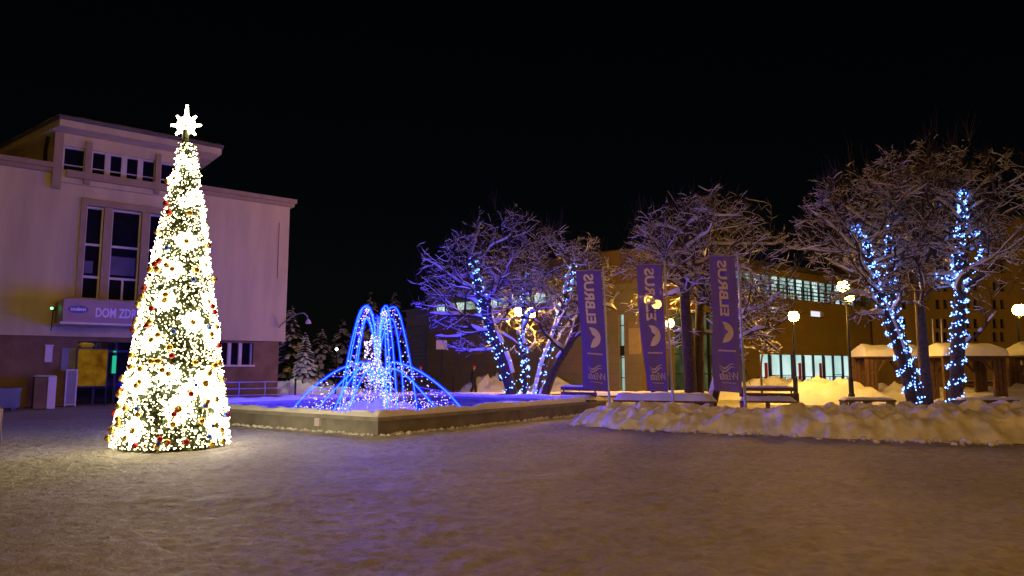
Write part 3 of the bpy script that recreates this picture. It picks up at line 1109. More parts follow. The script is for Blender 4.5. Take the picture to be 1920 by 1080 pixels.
up_out = smooth_prof([(0.06, 2.0), (0.12, 2.9), (0.28, 3.5), (0.48, 3.70), (0.68, 3.55), (0.88, 2.9), (1.1, 1.9), (1.26, 1.0), (1.38, 0.18)])
up_in = smooth_prof([(0.06, 1.8), (0.14, 2.5), (0.28, 3.05), (0.44, 3.30), (0.58, 3.1), (0.72, 2.4), (0.84, 1.5), (0.90, 0.8), (0.94, 0.18)])
lo_out = smooth_prof([(0.2, 1.25), (0.3, 1.6), (0.5, 1.78), (0.85, 1.74), (1.55, 1.42), (2.3, 0.86), (2.65, 0.5), (2.93, 0.18)])
lo_in = smooth_prof([(0.2, 1.05), (0.3, 1.38), (0.5, 1.58), (0.8, 1.48), (1.2, 1.14), (1.65, 0.66), (2.08, 0.18)])
bul = MB()
rungs = MB()
for az, A, B in [(radians(a), up_out, up_in) for a in (14, 78, 166, 228, 310)] + [(radians(a), lo_out, lo_in) for a in (4, 176, 254, 288)]:
    for pr in (A, B):
        m = MB(); m.tube(jet(az, pr), 0.036 if A is up_out else 0.044, 8)
        ra = m.build('rope_arc', M['rope_blue'], lf)
        m = MB(); m.tube(jet(az, pr), 0.013 if A is up_out else 0.016, 5)
        m.build('rope_core', M['rope_core'], ra)
    n = len(A)
    for k in range(64 if A is up_out else 90):
        t = rng.random() ** 0.8
        i = int(t * (n - 1)); j = min(len(B) - 1, int(t * (len(B) - 1)))
        w_ = rng.uniform(0.12, 0.88)
        r = A[i][0] * (1 - w_) + B[j][0] * w_; z = A[i][1] * (1 - w_) + B[j][1] * w_
        p = FC_ + V((cos(az), sin(az), 0)) * r + UP * max(z, .2)
        bul.octa(p + V((rng.uniform(-.05, .05), rng.uniform(-.05, .05), 0)), rng.uniform(0.014, 0.024))
    for t in (0.3, 0.45, 0.6, 0.75, 0.9):
        a_ = A[int(t * (n - 1))]; c_ = B[int(t * (len(B) - 1))]
        rungs = MB(); rungs.tube([FC_ + V((cos(az), sin(az), 0)) * a_[0] + UP * a_[1], FC_ + V((cos(az), sin(az), 0)) * c_[0] + UP * c_[1]], 0.010, 5)
        rungs.build('rung', M['metal_grey'], lf)
# falling curtain of bulbs round the middle
for k in range(900):
    z = 0.18 + 2.4 * rng.random() ** 2.2
    r = (0.12 + 1.05 * max(0, 1 - z / 1.9) ** 1.1) * sqrt(rng.random())
    a = rng.random() * 2 * pi
    bul.octa(FC_ + V((cos(a) * r, sin(a) * r, z)), rng.uniform(0.011, 0.021))
for k in range(260):
    a = rng.random() * 2 * pi
    r = rng.uniform(0.9, 2.5) if k % 2 else rng.uniform(1.5, 2.7)
    a = (0.05 if rng.random() < .6 else pi - .05) + rng.uniform(-.25, .25) if k % 2 else a
    bul.octa(FC_ + V((cos(a) * r, sin(a) * r, 0.2 + 0.5 * rng.random() ** 2 * max(.2, 1.6 - r * .5))), rng.uniform(0.012, 0.022))
tag(bul.build('bulbs', M['bulb_pink'], lf), kind='stuff')
b = MB()
b.tube([FC_ + UP * .15, FC_ + UP * 2.2, FC_ + UP * 3.35], [0.06, 0.05, 0.02], 8)
b.build('mast', M['metal_grey'], lf)
b = MB()
for k in range(420):
    z = 0.2 + 3.2 * rng.random() ** (1 if k < 150 else 1.8)
    a = rng.random() * 6.28
    r = .09 if k < 150 else (.1 + .6 * max(0, 1 - z / 1.9)) * sqrt(rng.random())
    b.octa(FC_ + V((cos(a) * r, sin(a) * r, z)), 0.016)
tag(b.build('mast_bulbs', M['bulb_blue'], lf), kind='stuff')
b = MB()
for k in range(70):
    x, z = rng.uniform(-0.42, -0.14), rng.uniform(1.85, 2.75)
    if z > 2.55 and x < -0.22: continue
    b.octa(FC_ + V((x, -0.1 + rng.uniform(-.1, .1), z)), rng.uniform(0.018, 0.034))
tag(b.build('white_bulb_net', M['bulb_pink'], lf), kind='stuff')
# snow covered stones at its foot
for i, (dx, dy, rr) in enumerate(((-0.35, -0.8, .42), (0.35, -0.7, .5), (0.9, 0.2, .35), (-0.95, 0.1, .35))):
    b = MB(); b.mound(FC_ + V((dx, dy, .14)), rr * 1.2, rr, rr * .9, 16, 14, i * 3.1, .25)
    tag(b.build('snowy_stone', M['snow'], None, True), 'rounded snow covered stone at the foot of the blue light fountain', 'stone', 'stones at the foot of the light fountain')

# ------------------------------------------------------------------ right hand building
K0 = P(1205, 690, 41)
RL = Fr((K0.x, K0.y), (-0.6876, 0.7261), (-0.7261, -0.6876))
RR = Fr((K0.x, K0.y), (0.7857, 0.6187), (0.6187, -0.7857))
M['clad'] = panel_mat('stone_cladding', (0.30, 0.245, 0.14), 1.25, 0.62, 0.55, fr=RL)
M['clad_r'] = panel_mat('ochre_cladding', (0.25, 0.17, 0.03), 2.4, 1.1, 0.8, fr=RR)
rb = thing('sports_hall', K0, 'long ochre clad hall with lit window bands behind the snowy trees', 'building')
UE = RL.hit(800, 700)[0]
ZL = RL.hit(1200, 494)[1]
ss = RL.rect(813, 571, 1045, 563)
sz0, sz1 = RL.hit(925, 577)[1], RL.hit(925, 558)[1]
vs = RL.rect(1159, 590, 1172, 732)
b = MB()
b.wall(RL, 0, UE, 0, ZL, 0, [(ss[0], ss[1], sz0, sz1), (vs[0], vs[1], 0.25, vs[3])], 0.35)
b.quad(RL.w(UE, 0, 0), RL.w(UE, -18, 0), RL.w(UE, -18, ZL), RL.w(UE, 0, ZL))
b.quad(RL.w(0, 0, ZL), RL.w(UE, 0, ZL), RL.w(UE, -18, ZL), RL.w(0, -18, ZL))
b.build('wall', M['clad'], rb)
b = MB(); b.fbox(RL, 4.5, UE - .5, -12, -3, ZL + .004, ZL + 1.7); b.build('upper_storey', M['clad_r'], rb)
b = MB(); b.snowcap(RL.w(0, .05, ZL), RL.w(UE, .05, ZL), RL.w(UE, -2.9, ZL), RL.w(0, -2.9, ZL), .16, 40, 8, .4); b.build('ledge_snow', M['snow'], rb, True)
n = 11
for k in range(n):
    a = ss[0] + (ss[1] - ss[0]) * k / n; c = ss[0] + (ss[1] - ss[0]) * (k + 1) / n
    m = MB(); m.fbox(RL, a + .04, c - .04, -.33, -.3, sz0, sz1)
    po = m.build('window', M['win_bright'] if k in (1, 3, 5, 6, 8, 10) else M['win_cool'], rb)
    m = MB()
    for q in (a, c - .04): m.fbox(RL, q, q + .04, -.32, -.2, sz0, sz1)
    m.fbox(RL, a + .04, c - .04, -.298, -.22, sz0, sz0 + .06); m.fbox(RL, a + .04, c - .04, -.298, -.22, sz1 - .06, sz1)
    m.build('frame', M['metal_dark'], po)
m = MB(); m.fbox(RL, vs[0], vs[1], -.33, -.3, .25, vs[3]); po = m.build('window', M['win_cool'], rb)
m = MB()
hz = RL.hit(1166, 656)[1]
m.fbox(RL, vs[0], vs[1], -.298, -.15, hz - .35, hz + .25)
for z in (1.0, 2.2, 4.1, 5.2): m.fbox(RL, vs[0], vs[1], -.298, -.2, z, z + .05)
m.build('frame', M['metal_dark'], po)
# right wing of the hall
ZB_ = RR.hit(1500, 562)[1]
UEND = RR.hit(1650, 700)[0]
gw = RR.rect(1425, 664, 1604, 716)
us = RR.rect(1385, 503, 1625, 545)
uz0, uz1 = RR.hit(1450, 552)[1], RR.hit(1450, 509)[1]
w1 = RR.rect(1443, 574, 1468, 587); w2 = RR.rect(1520, 582, 1544, 595)
eg = RR.rect(1262, 560, 1400, 735)
b = MB()
ez1 = RR.hit(1330, 585)[1]
b.wall(RR, 0, UEND, 0, ZB_, 0, [(gw[0], gw[1], gw[2], gw[3]), w1, w2, (eg[0], eg[1], .1, min(ez1, ZB_ - .4))], 0.35)
b.wall(RR, RR.hit(1262, 490, -1.3)[0], UEND, ZB_, uz1 + .55, -1.3, [(us[0] + .3, us[1] + .8, ZB_ + .15, uz1)], .3)
b.quad(RR.w(0, 0, ZB_), RR.w(UEND, 0, ZB_), RR.w(UEND, -1.3, ZB_), RR.w(0, -1.3, ZB_))
b.quad(RR.w(UEND, 0, 0), RR.w(UEND, -16, 0), RR.w(UEND, -16, uz1 + .5), RR.w(UEND, 0, ZB_))
b.build('wing_wall', M['clad_r'], rb)
b = MB(); b.fbox(RR, RR.hit(1258, 490, -1.3)[0], UEND + .5, -16, -0.9, uz1 + .552, uz1 + .8); b.build('roof', M['fascia'], rb)
b = MB(); b.snowcap(RR.w(2.5, -.9, uz1 + .8), RR.w(UEND + .5, -.9, uz1 + .8), RR.w(UEND + .5, -8, uz1 + .8), RR.w(2.5, -8, uz1 + .8), .2, 30, 12, .4); b.build('roof_snow', M['snow'], rb, True)
n = 16
a0, a1, z0, z1 = us[0] + .3, us[1] + .8, ZB_ + .15, uz1
for k in range(n):
    a = a0 + (a1 - a0) * k / n; c = a0 + (a1 - a0) * (k + 1) / n
    m = MB(); m.fbox(RR, a + .04, c - .04, -1.58, -1.55, z0, z1)
    po = m.build('window', M['win_cool'] if k % 5 in (1, 2, 4) else M['win_bright'], rb)
    m = MB()
    for q in (a, c - .05): m.fbox(RR, q, q + .05, -1.57, -1.4, z0, z1)
    for j in range(1, 6): m.fbox(RR, a + .05, c - .05, -1.548, -1.47, z0 + (z1 - z0) * j / 6 - .025, z0 + (z1 - z0) * j / 6 + .025)
    m.build('frame', M['metal_dark'], po)
b = MB()
for z in (ZB_ + .35, ZB_ + .65, ZB_ + .95): b.fbox(RR, us[0] - 1, UEND, -.2, -.14, z, z + .05)
for k in range(26):
    q = us[0] - 1 + (UEND - us[0] + .9) * k / 25
    b.fbox(RR, q, q + .05, -.13, -.08, ZB_ + .002, ZB_ + 1.0)
b.build('balcony_rail', M['metal_dark'], rb)
for r in (w1, w2):
    m = MB(); m.fbox(RR, r[0], r[1], -.3, -.26, r[2], r[3]); po = m.build('window', M['win_white'], rb)
    m = MB(); m.fbox(RR, r[0] - .06, r[1] + .06, .003, .08, r[2] - .08, r[2] - .01); m.build('sill', M['metal_dark'], po)
# ground floor windows with magenta panels behind
n = 9
for k in range(n):
    a = gw[0] + (gw[1] - gw[0]) * k / n; c = gw[0] + (gw[1] - gw[0]) * (k + 1) / n
    m = MB(); m.fbox(RR, a + .05, c - .05, -.34, -.31, gw[2], gw[3])
    po = m.build('window', M['win_bright'], rb)
    m = MB()
    for q in (a, c - .05): m.fbox(RR, q, q + .05, -.33, -.15, gw[2], gw[3])
    m.fbox(RR, a + .05, c - .05, -.31, -.2, gw[2] + .02, gw[2] + .08)
    if k in (1, 2, 7): m.fbox(RR, a + .05, c - .05, -.31, -.22, gw[2] + .55, gw[2] + .6)
    m.build('frame', M['metal_dark'], po)
    if k in (0, 3, 5):
        m = MB(); m.fbox(RR, c - .5, c - .12, -.308, -.29, gw[2] + .02, gw[2] + 1.45); m.build('curtain', M['curtain'], po)
    if k in (1, 4, 6):
        m = MB(); m.fbox(RR, a + .15, a + .38, -.308, -.27, gw[2] + .02, gw[3] - .05); m.build('column', M['grey_panel'], po)
b = MB()
b.fbox(RR, gw[0] - 1, UEND - .5, .35, .39, .95, 1.0)
for k in range(20):
    q = gw[0] - 1 + (UEND - gw[0]) * k / 20
    b.fbox(RR, q, q + .04, .3, .345, 0, .98)
b.build('ground_rail', M['metal_dark'], rb)
# glazed entry
m = MB(); m.fbox(RR, eg[0], eg[1], -.34, -.3, .1, min(ez1, ZB_ - .4)); po = m.build('entry_glazing', M['win_dim'], rb)
m = MB()
for k in range(7):
    q = eg[0] + (eg[1] - eg[0]) * k / 6
    m.fbox(RR, max(eg[0], q - .06), min(eg[1], q + .06), -.298, -.12, .1, min(ez1, ZB_ - .4))
for z in (1.2, 2.4, 3.7): m.fbox(RR, eg[0] + .06, eg[1] - .06, -.298, -.16, z, z + .07)
m.build('frame', M['metal_dark'], po)
b = MB(); r = RL.rect(1190, 655, 1204, 690, .05); b.fbox(RL, 0.1, r[1] + .4, .003, .08, 2.4, 3.9); b.build('panel', M['stone_trim'], rb)
# upper corner block glowing in the lamp light
b = MB()
r = RR.rect(1190, 470, 1245, 500, .3)
b.fbox(RR, -0.6, RR.hit(1242, 490, -.6)[0], -6, -.6, ZB_ + .02, RR.hit(1205, 471, -.6)[1]); b.build('corner_block', M['ochre'], rb)
# grey annex with louvres
AX = Fr(RL.w(UE, 0, 0), RL.u, RL.n)
ax = thing('annex', RL.w(UE + 1, -.5, 0), 'grey annex with horizontal louvres at the end of the hall', 'building')
au = AX.hit(760, 700, -.4)[0]; az_ = AX.hit(775, 584, -.4)[1]
b = MB(); b.fbox(AX, 0.01, au, -8, -.4, 0, az_); b.fbox(AX, 0.01, au + .3, -8.2, -.1, az_ + .002, az_ + .15); b.build('wall', M['grey_panel'], ax)
b = MB()
for k in range(16): b.fbox(AX, .35, au - .3, -.398, -.3, .7 + k * .28, .78 + k * .28)
b.build('louvre', M['metal_grey'], ax)
b = MB(); b.snowcap(AX.w(0, -.1, az_ + .15), AX.w(au + .3, -.1, az_ + .15), AX.w(au + .3, -6, az_ + .15), AX.w(0, -6, az_ + .15), .12, 10, 8); b.build('snow', M['snow'], ax, True)
# far ochre block at the right
FB0 = P(1640, 690, 58)
FR_ = Fr((FB0.x, FB0.y), (1, -0.12), (-0.12, -1))
fb = thing('ochre_house', FB0, 'tall ochre house with small paired windows at the right behind the lit trees', 'building')
holes = []
for cx in (1688, 1765, 1822, 1872, 1942, 1990):
    for cyy in (502, 537, 570, 606, 631):
        for dx in (-7, 7):
            holes.append(FR_.rect(cx + dx - 4, cyy - 8, cx + dx + 4, cyy + 8))
hs = []
for h in holes:
    if all(h[1] < g[0] or h[0] > g[1] or h[3] < g[2] or h[2] > g[3] for g in hs): hs.append(h)
b = MB(); b.wall(FR_, 0, 34, 0, 13.5, 0, hs, .25); b.quad(FR_.w(0, 0, 0), FR_.w(0, -10, 0), FR_.w(0, -10, 13.5), FR_.w(0, 0, 13.5)); b.build('wall', M['ochre'], fb)
for h in hs:
    m = MB(); m.fbox(FR_, h[0], h[1], -.24, -.2, h[2], h[3]); m.fbox(FR_, h[0] - .04, h[1] + .04, .003, .07, h[2] - .07, h[2] - .01); m.build('window', M['dark_glass'], fb)
b = MB(); b.fbox(FR_, -.4, 34, -10, .4, 13.5, 13.8); b.build('roof', M['fascia'], fb)

# ------------------------------------------------------------------ bare trees with snow
def wander(rng, p, d, L, r0, r1, n, wob, up, env=None):
    pts = [p.copy()]; rad = [r0]
    st = L / n
    lim = rng.uniform(.86, 1.08)
    for i in range(n):
        d = (d + V((rng.uniform(-1, 1), rng.uniform(-1, 1), rng.uniform(-1, 1))) * wob + UP * up).normalized()
        q = pts[-1] + d * st
        if env is not None:
            e = (q - env[0]) / lim
            if (e.x / env[1]) ** 2 + (e.y / env[2]) ** 2 + (e.z / env[3]) ** 2 > 1.0: break
        pts.append(q)
        rad.append(r0 + (r1 - r0) * (i + 1) / n)
    return pts, rad


def at(pts, rad, t):
    f = t * (len(pts) - 1)
    i = min(int(f), len(pts) - 2)
    return pts[i].lerp(pts[i + 1], f - i), rad[i] + (rad[i + 1] - rad[i]) * (f - i), (pts[i + 1] - pts[i]).normalized()


def densify(pl, n=4):
    pts = []; rad = []
    for i in range(len(pl) - 1):
        p0 = pl[max(i - 1, 0)]; p1 = pl[i]; p2 = pl[i + 1]; p3 = pl[min(i + 2, len(pl) - 1)]
        for k in range(n):
            t = k / n
            q = (p1[0] * 2 + (p2[0] - p0[0]) * t + (p0[0] * 2 - p1[0] * 5 + p2[0] * 4 - p3[0]) * t * t + (p1[0] * 3 - p0[0] - p2[0] * 3 + p3[0]) * t ** 3) * 0.5
            pts.append(q); rad.append(p1[1] + (p2[1] - p1[1]) * t)
    pts.append(pl[-1][0]); rad.append(pl[-1][1])
    return pts, rad


def snow_on(mb, pts, rad, rng, k=1.0):
    """snow lying along the top of a bough, broken where the bough is steep"""
    run = []; rr = []
    def flush():
        if len(run) >= 2:
            mb.tube(list(run), [rr[0] * .4] + rr[1:-1] + [rr[-1] * .4] if len(rr) > 2 else rr, 4, True)
        run.clear(); rr.clear()
    for i in range(len(pts)):
        a = pts[max(i - 1, 0)]; c = pts[min(i + 1, len(pts) - 1)]
        d = (c - a)
        if d.length < 1e-6: continue
        st = abs(d.z) / d.length
        if st > 0.86 or rng.random() < 0.10:
            flush(); continue
        s = (0.012 + rad[i] * 0.62) * rng.uniform(.75, 1.3) * k * (1.15 - st * .6)
        run.append(pts[i] + UP * (rad[i] * 0.75 + s * 0.45)); rr.append(s)
    flush()


def bare_tree(name, label, trunks, env, depth, seed, limbs=9, limbL=3.2, lo=0.35, droop=0.02, shoots=60, el=(10, 50), parent_group=None, n2=7, n3=5, n4=5, snowk=1.0, extra=()):
    rng = random.Random(seed)
    base = trunks[0][0]
    c0 = P(base[0], base[1], depth)
    t = thing(name, (c0.x, c0.y, 0), label, 'tree', parent_group)
    ec = P(env[0], env[1], depth)
    E = (ec, env[2], env[2] * 1.0, env[3])
    tb, cb, sb = MB(), MB(), MB()
    tr = []
    for tk in trunks:
        pl = [(P(q[0], q[1], depth + q[3] if len(q) > 3 else depth), q[2]) for q in tk]
        pl[0] = (V((pl[0][0].x, pl[0][0].y, min(pl[0][0].z, 0.0) - .05)) if pl[0][0].z < .6 else pl[0][0], pl[0][1])
        pts, rad = densify(pl)
        rad = [r * (1 + .10 * noise.noise(p * 2.0)) for p, r in zip(pts, rad)]
        rad[0] *= 1.25
        tb.tube(pts, rad, 10)
        tr.append((pts, rad))
        # patches of snow stuck to the leaning side
        for i in range(len(pts) - 1):
            d = (pts[i + 1] - pts[i]).normalized()
            if d.z < .97 and rng.random() < .8:
                up = (UP - d * d.z).normalized()
                sb.tube([pts[i] + up * rad[i] * .8, pts[i + 1] + up * rad[i + 1] * .8], rad[i] * .72, 6)
    tips = []
    lv = []
    ga = rng.random() * 6
    for pts, rad in tr:
        Lt = sum((pts[i + 1] - pts[i]).length for i in range(len(pts) - 1))
        for k in range(limbs):
            u = lo + (1 - lo) * (k + rng.random() * .6) / limbs
            p, r, d = at(pts, rad, min(u, .99))
            ga += 2.4 + rng.uniform(-.4, .4)
            e = radians(rng.uniform(*el))
            dd = V((cos(ga) * cos(e), sin(ga) * cos(e), sin(e)))
            dd = (dd + d * .25).normalized()
            lv.append((p, dd, limbL * rng.uniform(.7, 1.2) * (1.1 - .35 * u), max(.025, r * .5)))
    for (x0, y0, x1, y1, r) in extra:
        a, c = P(x0, y0, depth), P(x1, y1, depth - rng.uniform(0, 1.2))
        lv.append((a, (c - a).normalized(), (c - a).length, r))
    l1 = []
    for i_, (p, d, L, r) in enumerate(lv):
        own = i_ >= len(lv) - len(extra)
        a = wander(rng, p, d, L, r, .018, 11, .20 if own else .27, .01 - droop, None if own else E)
        if len(a[0]) > 2: l1.append(a)
    for pts, rad in tr:
        l1.append((pts[-4:], rad[-4:]))
    def kids(par, n, Lf, r1, nseg, wob, up, t0=.25):
        out = []
        for pts, rad in par:
            L = sum((pts[i + 1] - pts[i]).length for i in range(len(pts) - 1))
            for k in range(n):
                p, r, d = at(pts, rad, t0 + (1 - t0) * rng.random() ** .8)
                v = V((rng.uniform(-1, 1), rng.uniform(-1, 1), rng.uniform(-.7, 1)))
                dd = (d * .7 + v * .9).normalized()
                a = wander(rng, p, dd, max(.25, L * Lf * rng.uniform(.6, 1.3)), max(.008, r * .65), r1, nseg, wob, up, E)
                if len(a[0]) > 1: out.append(a)
        return out
    l2 = kids(l1, n2, .52, .010, 5, .30, .03)
    l3 = kids(l2, n3, .55, .007, 5, .42, .015)
    l4 = kids(l3, n4, .55, .005, 3, .45, .03)
    for a in l1: cb.tube(a[0], a[1], 6)
    for a in l2: cb.tube(a[0], a[1], 4)
    for a in l3: cb.tube(a[0], a[1], 3, False)
    for a in l4: cb.tube(a[0], a[1], 3, False)
    for a in l1: snow_on(sb, a[0], a[1], rng, 2.2 * snowk)
    for a in l2: snow_on(sb, a[0], a[1], rng, 1.15 * snowk)
    for a in l3:
      if rng.random() < .75: snow_on(sb, a[0], a[1], rng, .85 * snowk)
    for a in l4:
        if rng.random() < .4: snow_on(sb, a[0], a[1], rng, .8 * snowk)
    # thin upright shoots above the crown, bare of snow
    for k in range(shoots):
        src = rng.choice(l2 if rng.random() < .6 else l3)
        p = src[0][-1]
        if p.z < ec.z: continue
        for j in range(4):
            d = V((rng.uniform(-.5, .5), rng.uniform(-.5, .5), 1)).normalized()
            s_ = wander(rng, p, d, rng.uniform(.5, 1.3), .009, .003, 5, .2, .06)
            cb.tube(s_[0], s_[1], 3, False)
    tb.build('trunk', M['bark'], t, True)
    cb.build('crown', M['twig'], t)
    tag(sb.build('snow', M['snow'], t, True), kind='stuff')
    return t, tr, l1


def fairy(label, runs, seed, size=.024, per_m=55, group='ice white light strings wrapped round trunks'):
    """a wire wound round trunks (points, radii, turns per metre) with bulbs along it"""
    rng = random.Random(seed)
    wire, bul = MB(), MB()
    o = thing('light_string', runs[0][0][0], label, 'string lights', group)
    for pts, rad, u0, u1, dens in runs:
        L = sum((pts[i + 1] - pts[i]).length for i in range(len(pts) - 1)) * (u1 - u0)
        turns = max(2, L * 2.6)
        n = int(turns * 10)
        wp = []
        for k in range(n + 1):
            p, r, d = at(pts, rad, min(.999, u0 + (u1 - u0) * k / n))
            a = 2 * pi * turns * k / n
            e1 = d.cross(V((0, 1, 0.1))).normalized(); e2 = d.cross(e1)
            wp.append(p + (e1 * cos(a) + e2 * sin(a)) * (r * 1.08 + .02))
        wire.tube(wp, .006, 3, False)
        for k in range(int(L * per_m * dens)):
            f = rng.random() * (len(wp) - 1); i = int(f)
            q = wp[i].lerp(wp[min(i + 1, len(wp) - 1)], f - i)
            q = q + V((rng.uniform(-1, 1), rng.uniform(-1, 1), rng.uniform(-1, 1))) * .09
            bul.octa(q, size * rng.uniform(.6, 1.5))
    wire.build('wire', M['metal_dark'], o)
    tag(bul.build('bulbs', M['bulb_ice'], o), kind='stuff')
    return o


t1, r1_, l1_ = bare_tree('bare_tree', 'snowy bare tree with four spreading trunks behind the basin', [
    [(966, 748, .27), (945, 680, .24), (920, 615, .2), (900, 550, .15, -.4), (886, 480, .08, -.8)],
    [(984, 748, .11), (984, 690, .10), (981, 600, .09, .6), (986, 510, .06, 1.2)],
    [(1000, 748, .16), (1018, 690, .15, .3), (1043, 620, .13, .5), (1066, 530, .10, .8), (1078, 470, .06, 1)],
    [(1012, 748, .19), (1042, 690, .17, -.3), (1074, 635, .14, -.6), (1090, 570, .11, -1), (1105, 500, .06, -1.5)]],
    (963, 535, 4.5, 3.4), 30, 11, limbs=9, limbL=3.5, droop=.03, shoots=60,
    extra=((915, 600, 790, 525, .08), (925, 620, 815, 612, .06), (900, 545, 780, 500, .06), (935, 655, 870, 640, .04), (1070, 560, 1150, 500, .06)))
t2, r2_, l2_ = bare_tree('bare_tree', 'dark forked snowy tree between the second and third banner', [
    [(1297, 745, .27), (1290, 640, .24), (1284, 560, .20), (1283, 480, .15), (1292, 400, .07)],
    [(1310, 745, .22), (1311, 620, .19, .4), (1316, 540, .15, .6), (1332, 450, .07, .8)],
    [(1332, 745, .17, -.8), (1352, 690, .15, -.8), (1362, 640, .12, -.6), (1375, 540, .05, 0)]],
    (1333, 520, 4.0, 3.6), 28, 23, limbs=10, limbL=3.4, lo=.5, droop=.035, shoots=60, el=(5, 45),
    extra=((1290, 480, 1160, 440, .07), (1320, 560, 1480, 640, .06), (1325, 600, 1450, 690, .04), (1300, 470, 1460, 430, .07), (1290, 540, 1180, 480, .06), (1285, 430, 1340, 370, .06)))
t3, r3_, l3_ = bare_tree('bare_tree', 'snowy tree with two leaning trunks wound in white lights', [
    [(1715, 752, .20), (1688, 665, .18), (1660, 590, .15), (1640, 530, .12), (1626, 460, .08), (1596, 424, .05)],
    [(1728, 752, .24, .2), (1697, 665, .19, .3), (1676, 590, .16, .4), (1668, 490, .12, .5), (1671, 385, .06, .6)]],
    (1650, 455, 3.3, 3.6), 26, 31, limbs=10, limbL=3.0, lo=.42, droop=.01, snowk=1.15, shoots=60, el=(5, 55),
    extra=((1665, 560, 1520, 470, .07), (1660, 590, 1590, 575, .05), (1640, 500, 1500, 430, .06), (1670, 440, 1560, 360, .06)))
t4, r4_, l4_ = bare_tree('bare_tree', 'dark unlit snowy tree between the two lit trunks', [
    [(1738, 752, .22), (1730, 650, .19), (1722, 540, .16), (1716, 450, .12), (1705, 370, .06)]],
    (1718, 430, 3.6, 3.5), 27, 47, limbs=16, limbL=3.4, lo=.4, droop=.005, snowk=1.15, shoots=60, el=(5, 60))
t5, r5_, l5_ = bare_tree('bare_tree', 'thick snowy tree at the right wound in dense white lights', [
    [(1788, 752, .25), (1796, 650, .23), (1800, 560, .20), (1798, 480, .16), (1803, 410, .10), (1806, 355, .05)]],
    (1835, 440, 3.4, 3.5), 26, 59, limbs=17, limbL=3.2, lo=.38, droop=.01, snowk=1.15, shoots=60, el=(5, 55),
    extra=((1800, 530, 1890, 455, .07), (1798, 520, 1745, 515, .06), (1802, 450, 1850, 420, .05), (1800, 650, 1900, 620, .07)))

fairy('sparse white light string on the left trunk beside the blue fountain', [(*r1_[0], .06, .99, .8)], 3)
fairy('thin white light string on the slim trunk behind the twin lamp', [(*r1_[1], .05, .98, .8)], 4)
fairy('faint white light string on the rightmost leaning trunk left of the first banner', [(*r1_[2], .04, .95, .6)], 5)
fairy('white light string on the pale outer trunk of the leaning pair', [(*r3_[0], .04, .995, 1.25)], 6)
fairy('white light string on the inner trunk of the leaning pair', [(*r3_[1], .06, .995, 1.3)], 7)
big = [(*r5_[0], .05, .98, 1.8)]
for a in l5_[-5:-2]:
    big.append((a[0], a[1], .02, .75, .9))
fairy('dense white light string covering the thick right trunk and its boughs', big, 8)

# young tree in front of the ground floor windows
bare_tree('young_tree', 'thin young tree before the lit ground floor windows', [[(1429, 735, .06), (1427, 690, .05), (1430, 655, .035), (1428, 620, .02)]],
          (1428, 640, 1.1, 1.3), 36, 77, limbs=8, limbL=1.2, lo=.5, droop=.02, shoots=0, n2=4, n3=3, n4=1)

# ------------------------------------------------------------------ spruces behind the fountain
def spruce(px, d, H, R, seed, label, snowy=.75):
    rng = random.Random(seed)
    c = ground(px, d)
    t = thing('spruce_tree', c, label, 'tree', 'snowy spruces behind the fountain')
    tb, cb, sb = MB(), MB(), MB()
    tb.tube([c, c + UP * H * .98], [R * .09, .02], 8)
    z = H * .06
    while z < H * .97:
        f = 1 - z / H
        Rr = R * f ** .85
        n = int(6 + 9 * f)
        for k in range(n):
            a = rng.random() * 2 * pi
            L = Rr * rng.uniform(.75, 1.1)
            d_ = V((cos(a), sin(a), 0)); s = V((-sin(a), cos(a), 0))
            pr = []
            for j in range(5):
                q = j / 4
                pr.append(c + UP * (z + .10 * L * q - .42 * L * q * q) + d_ * (L * q))
            wd = [.05, .22, .26, .2, .03]
            wd = [x * L * .95 for x in wd]
            for j in range(4):
                cb.quad(pr[j] - s * wd[j], pr[j] + s * wd[j], pr[j + 1] + s * wd[j + 1], pr[j + 1] - s * wd[j + 1])
                for m in range(3):
                    sg = rng.choice((-1, 1)); b0 = pr[j].lerp(pr[j + 1], rng.random())
                    tip = b0 + s * sg * wd[j + 1] * rng.uniform(1, 1.6) + d_ * L * .16 - UP * L * rng.uniform(.05, .2)
                    cb.tri(b0, b0 + d_ * L * .12, tip)
            if rng.random() < snowy:
                for j in range(1, 4):
                    w_ = wd[j] * rng.uniform(.5, .95)
                    o_ = UP * (.03 + .02 * L)
                    A, B_ = pr[j] - s * w_ * .9 + o_, pr[j] + s * w_ * .9 + o_
                    C_, D_ = pr[j + 1].lerp(pr[j], .15) + s * w_ * .8 + o_, pr[j + 1].lerp(pr[j], .15) - s * w_ * .8 + o_
                    sb.snowcap(A, B_, C_, D_, .05 + .05 * L, 3, 3, .6, seed)
        z += max(.16, .34 * f * R * .38)
    tb.build('trunk', M['bark'], t)
    cb.build('crown', M['spruce'], t)
    tag(sb.build('snow', M['snow'], t, True), kind='stuff')
    return t


spruce(571, 45, 3.9, 1.45, 1, 'small well lit snowy spruce just right of the house corner', .9)
spruce(543, 50, 6.2, 2.0, 2, 'taller dark spruce half hidden behind the house corner', .45)
spruce(600, 58, 5.0, 2.3, 3, 'dim broad spruce behind the small lit one', .5)
spruce(640, 62, 6.0, 2.6, 4, 'dim spruce left of the fountain light arcs', .5)
spruce(692, 60, 8.2, 2.6, 5, 'tallest dim spruce straight behind the fountain arcs', .6)
spruce(738, 64, 8.6, 3.2, 6, 'dim wide spruce beside the grey annex', .6)
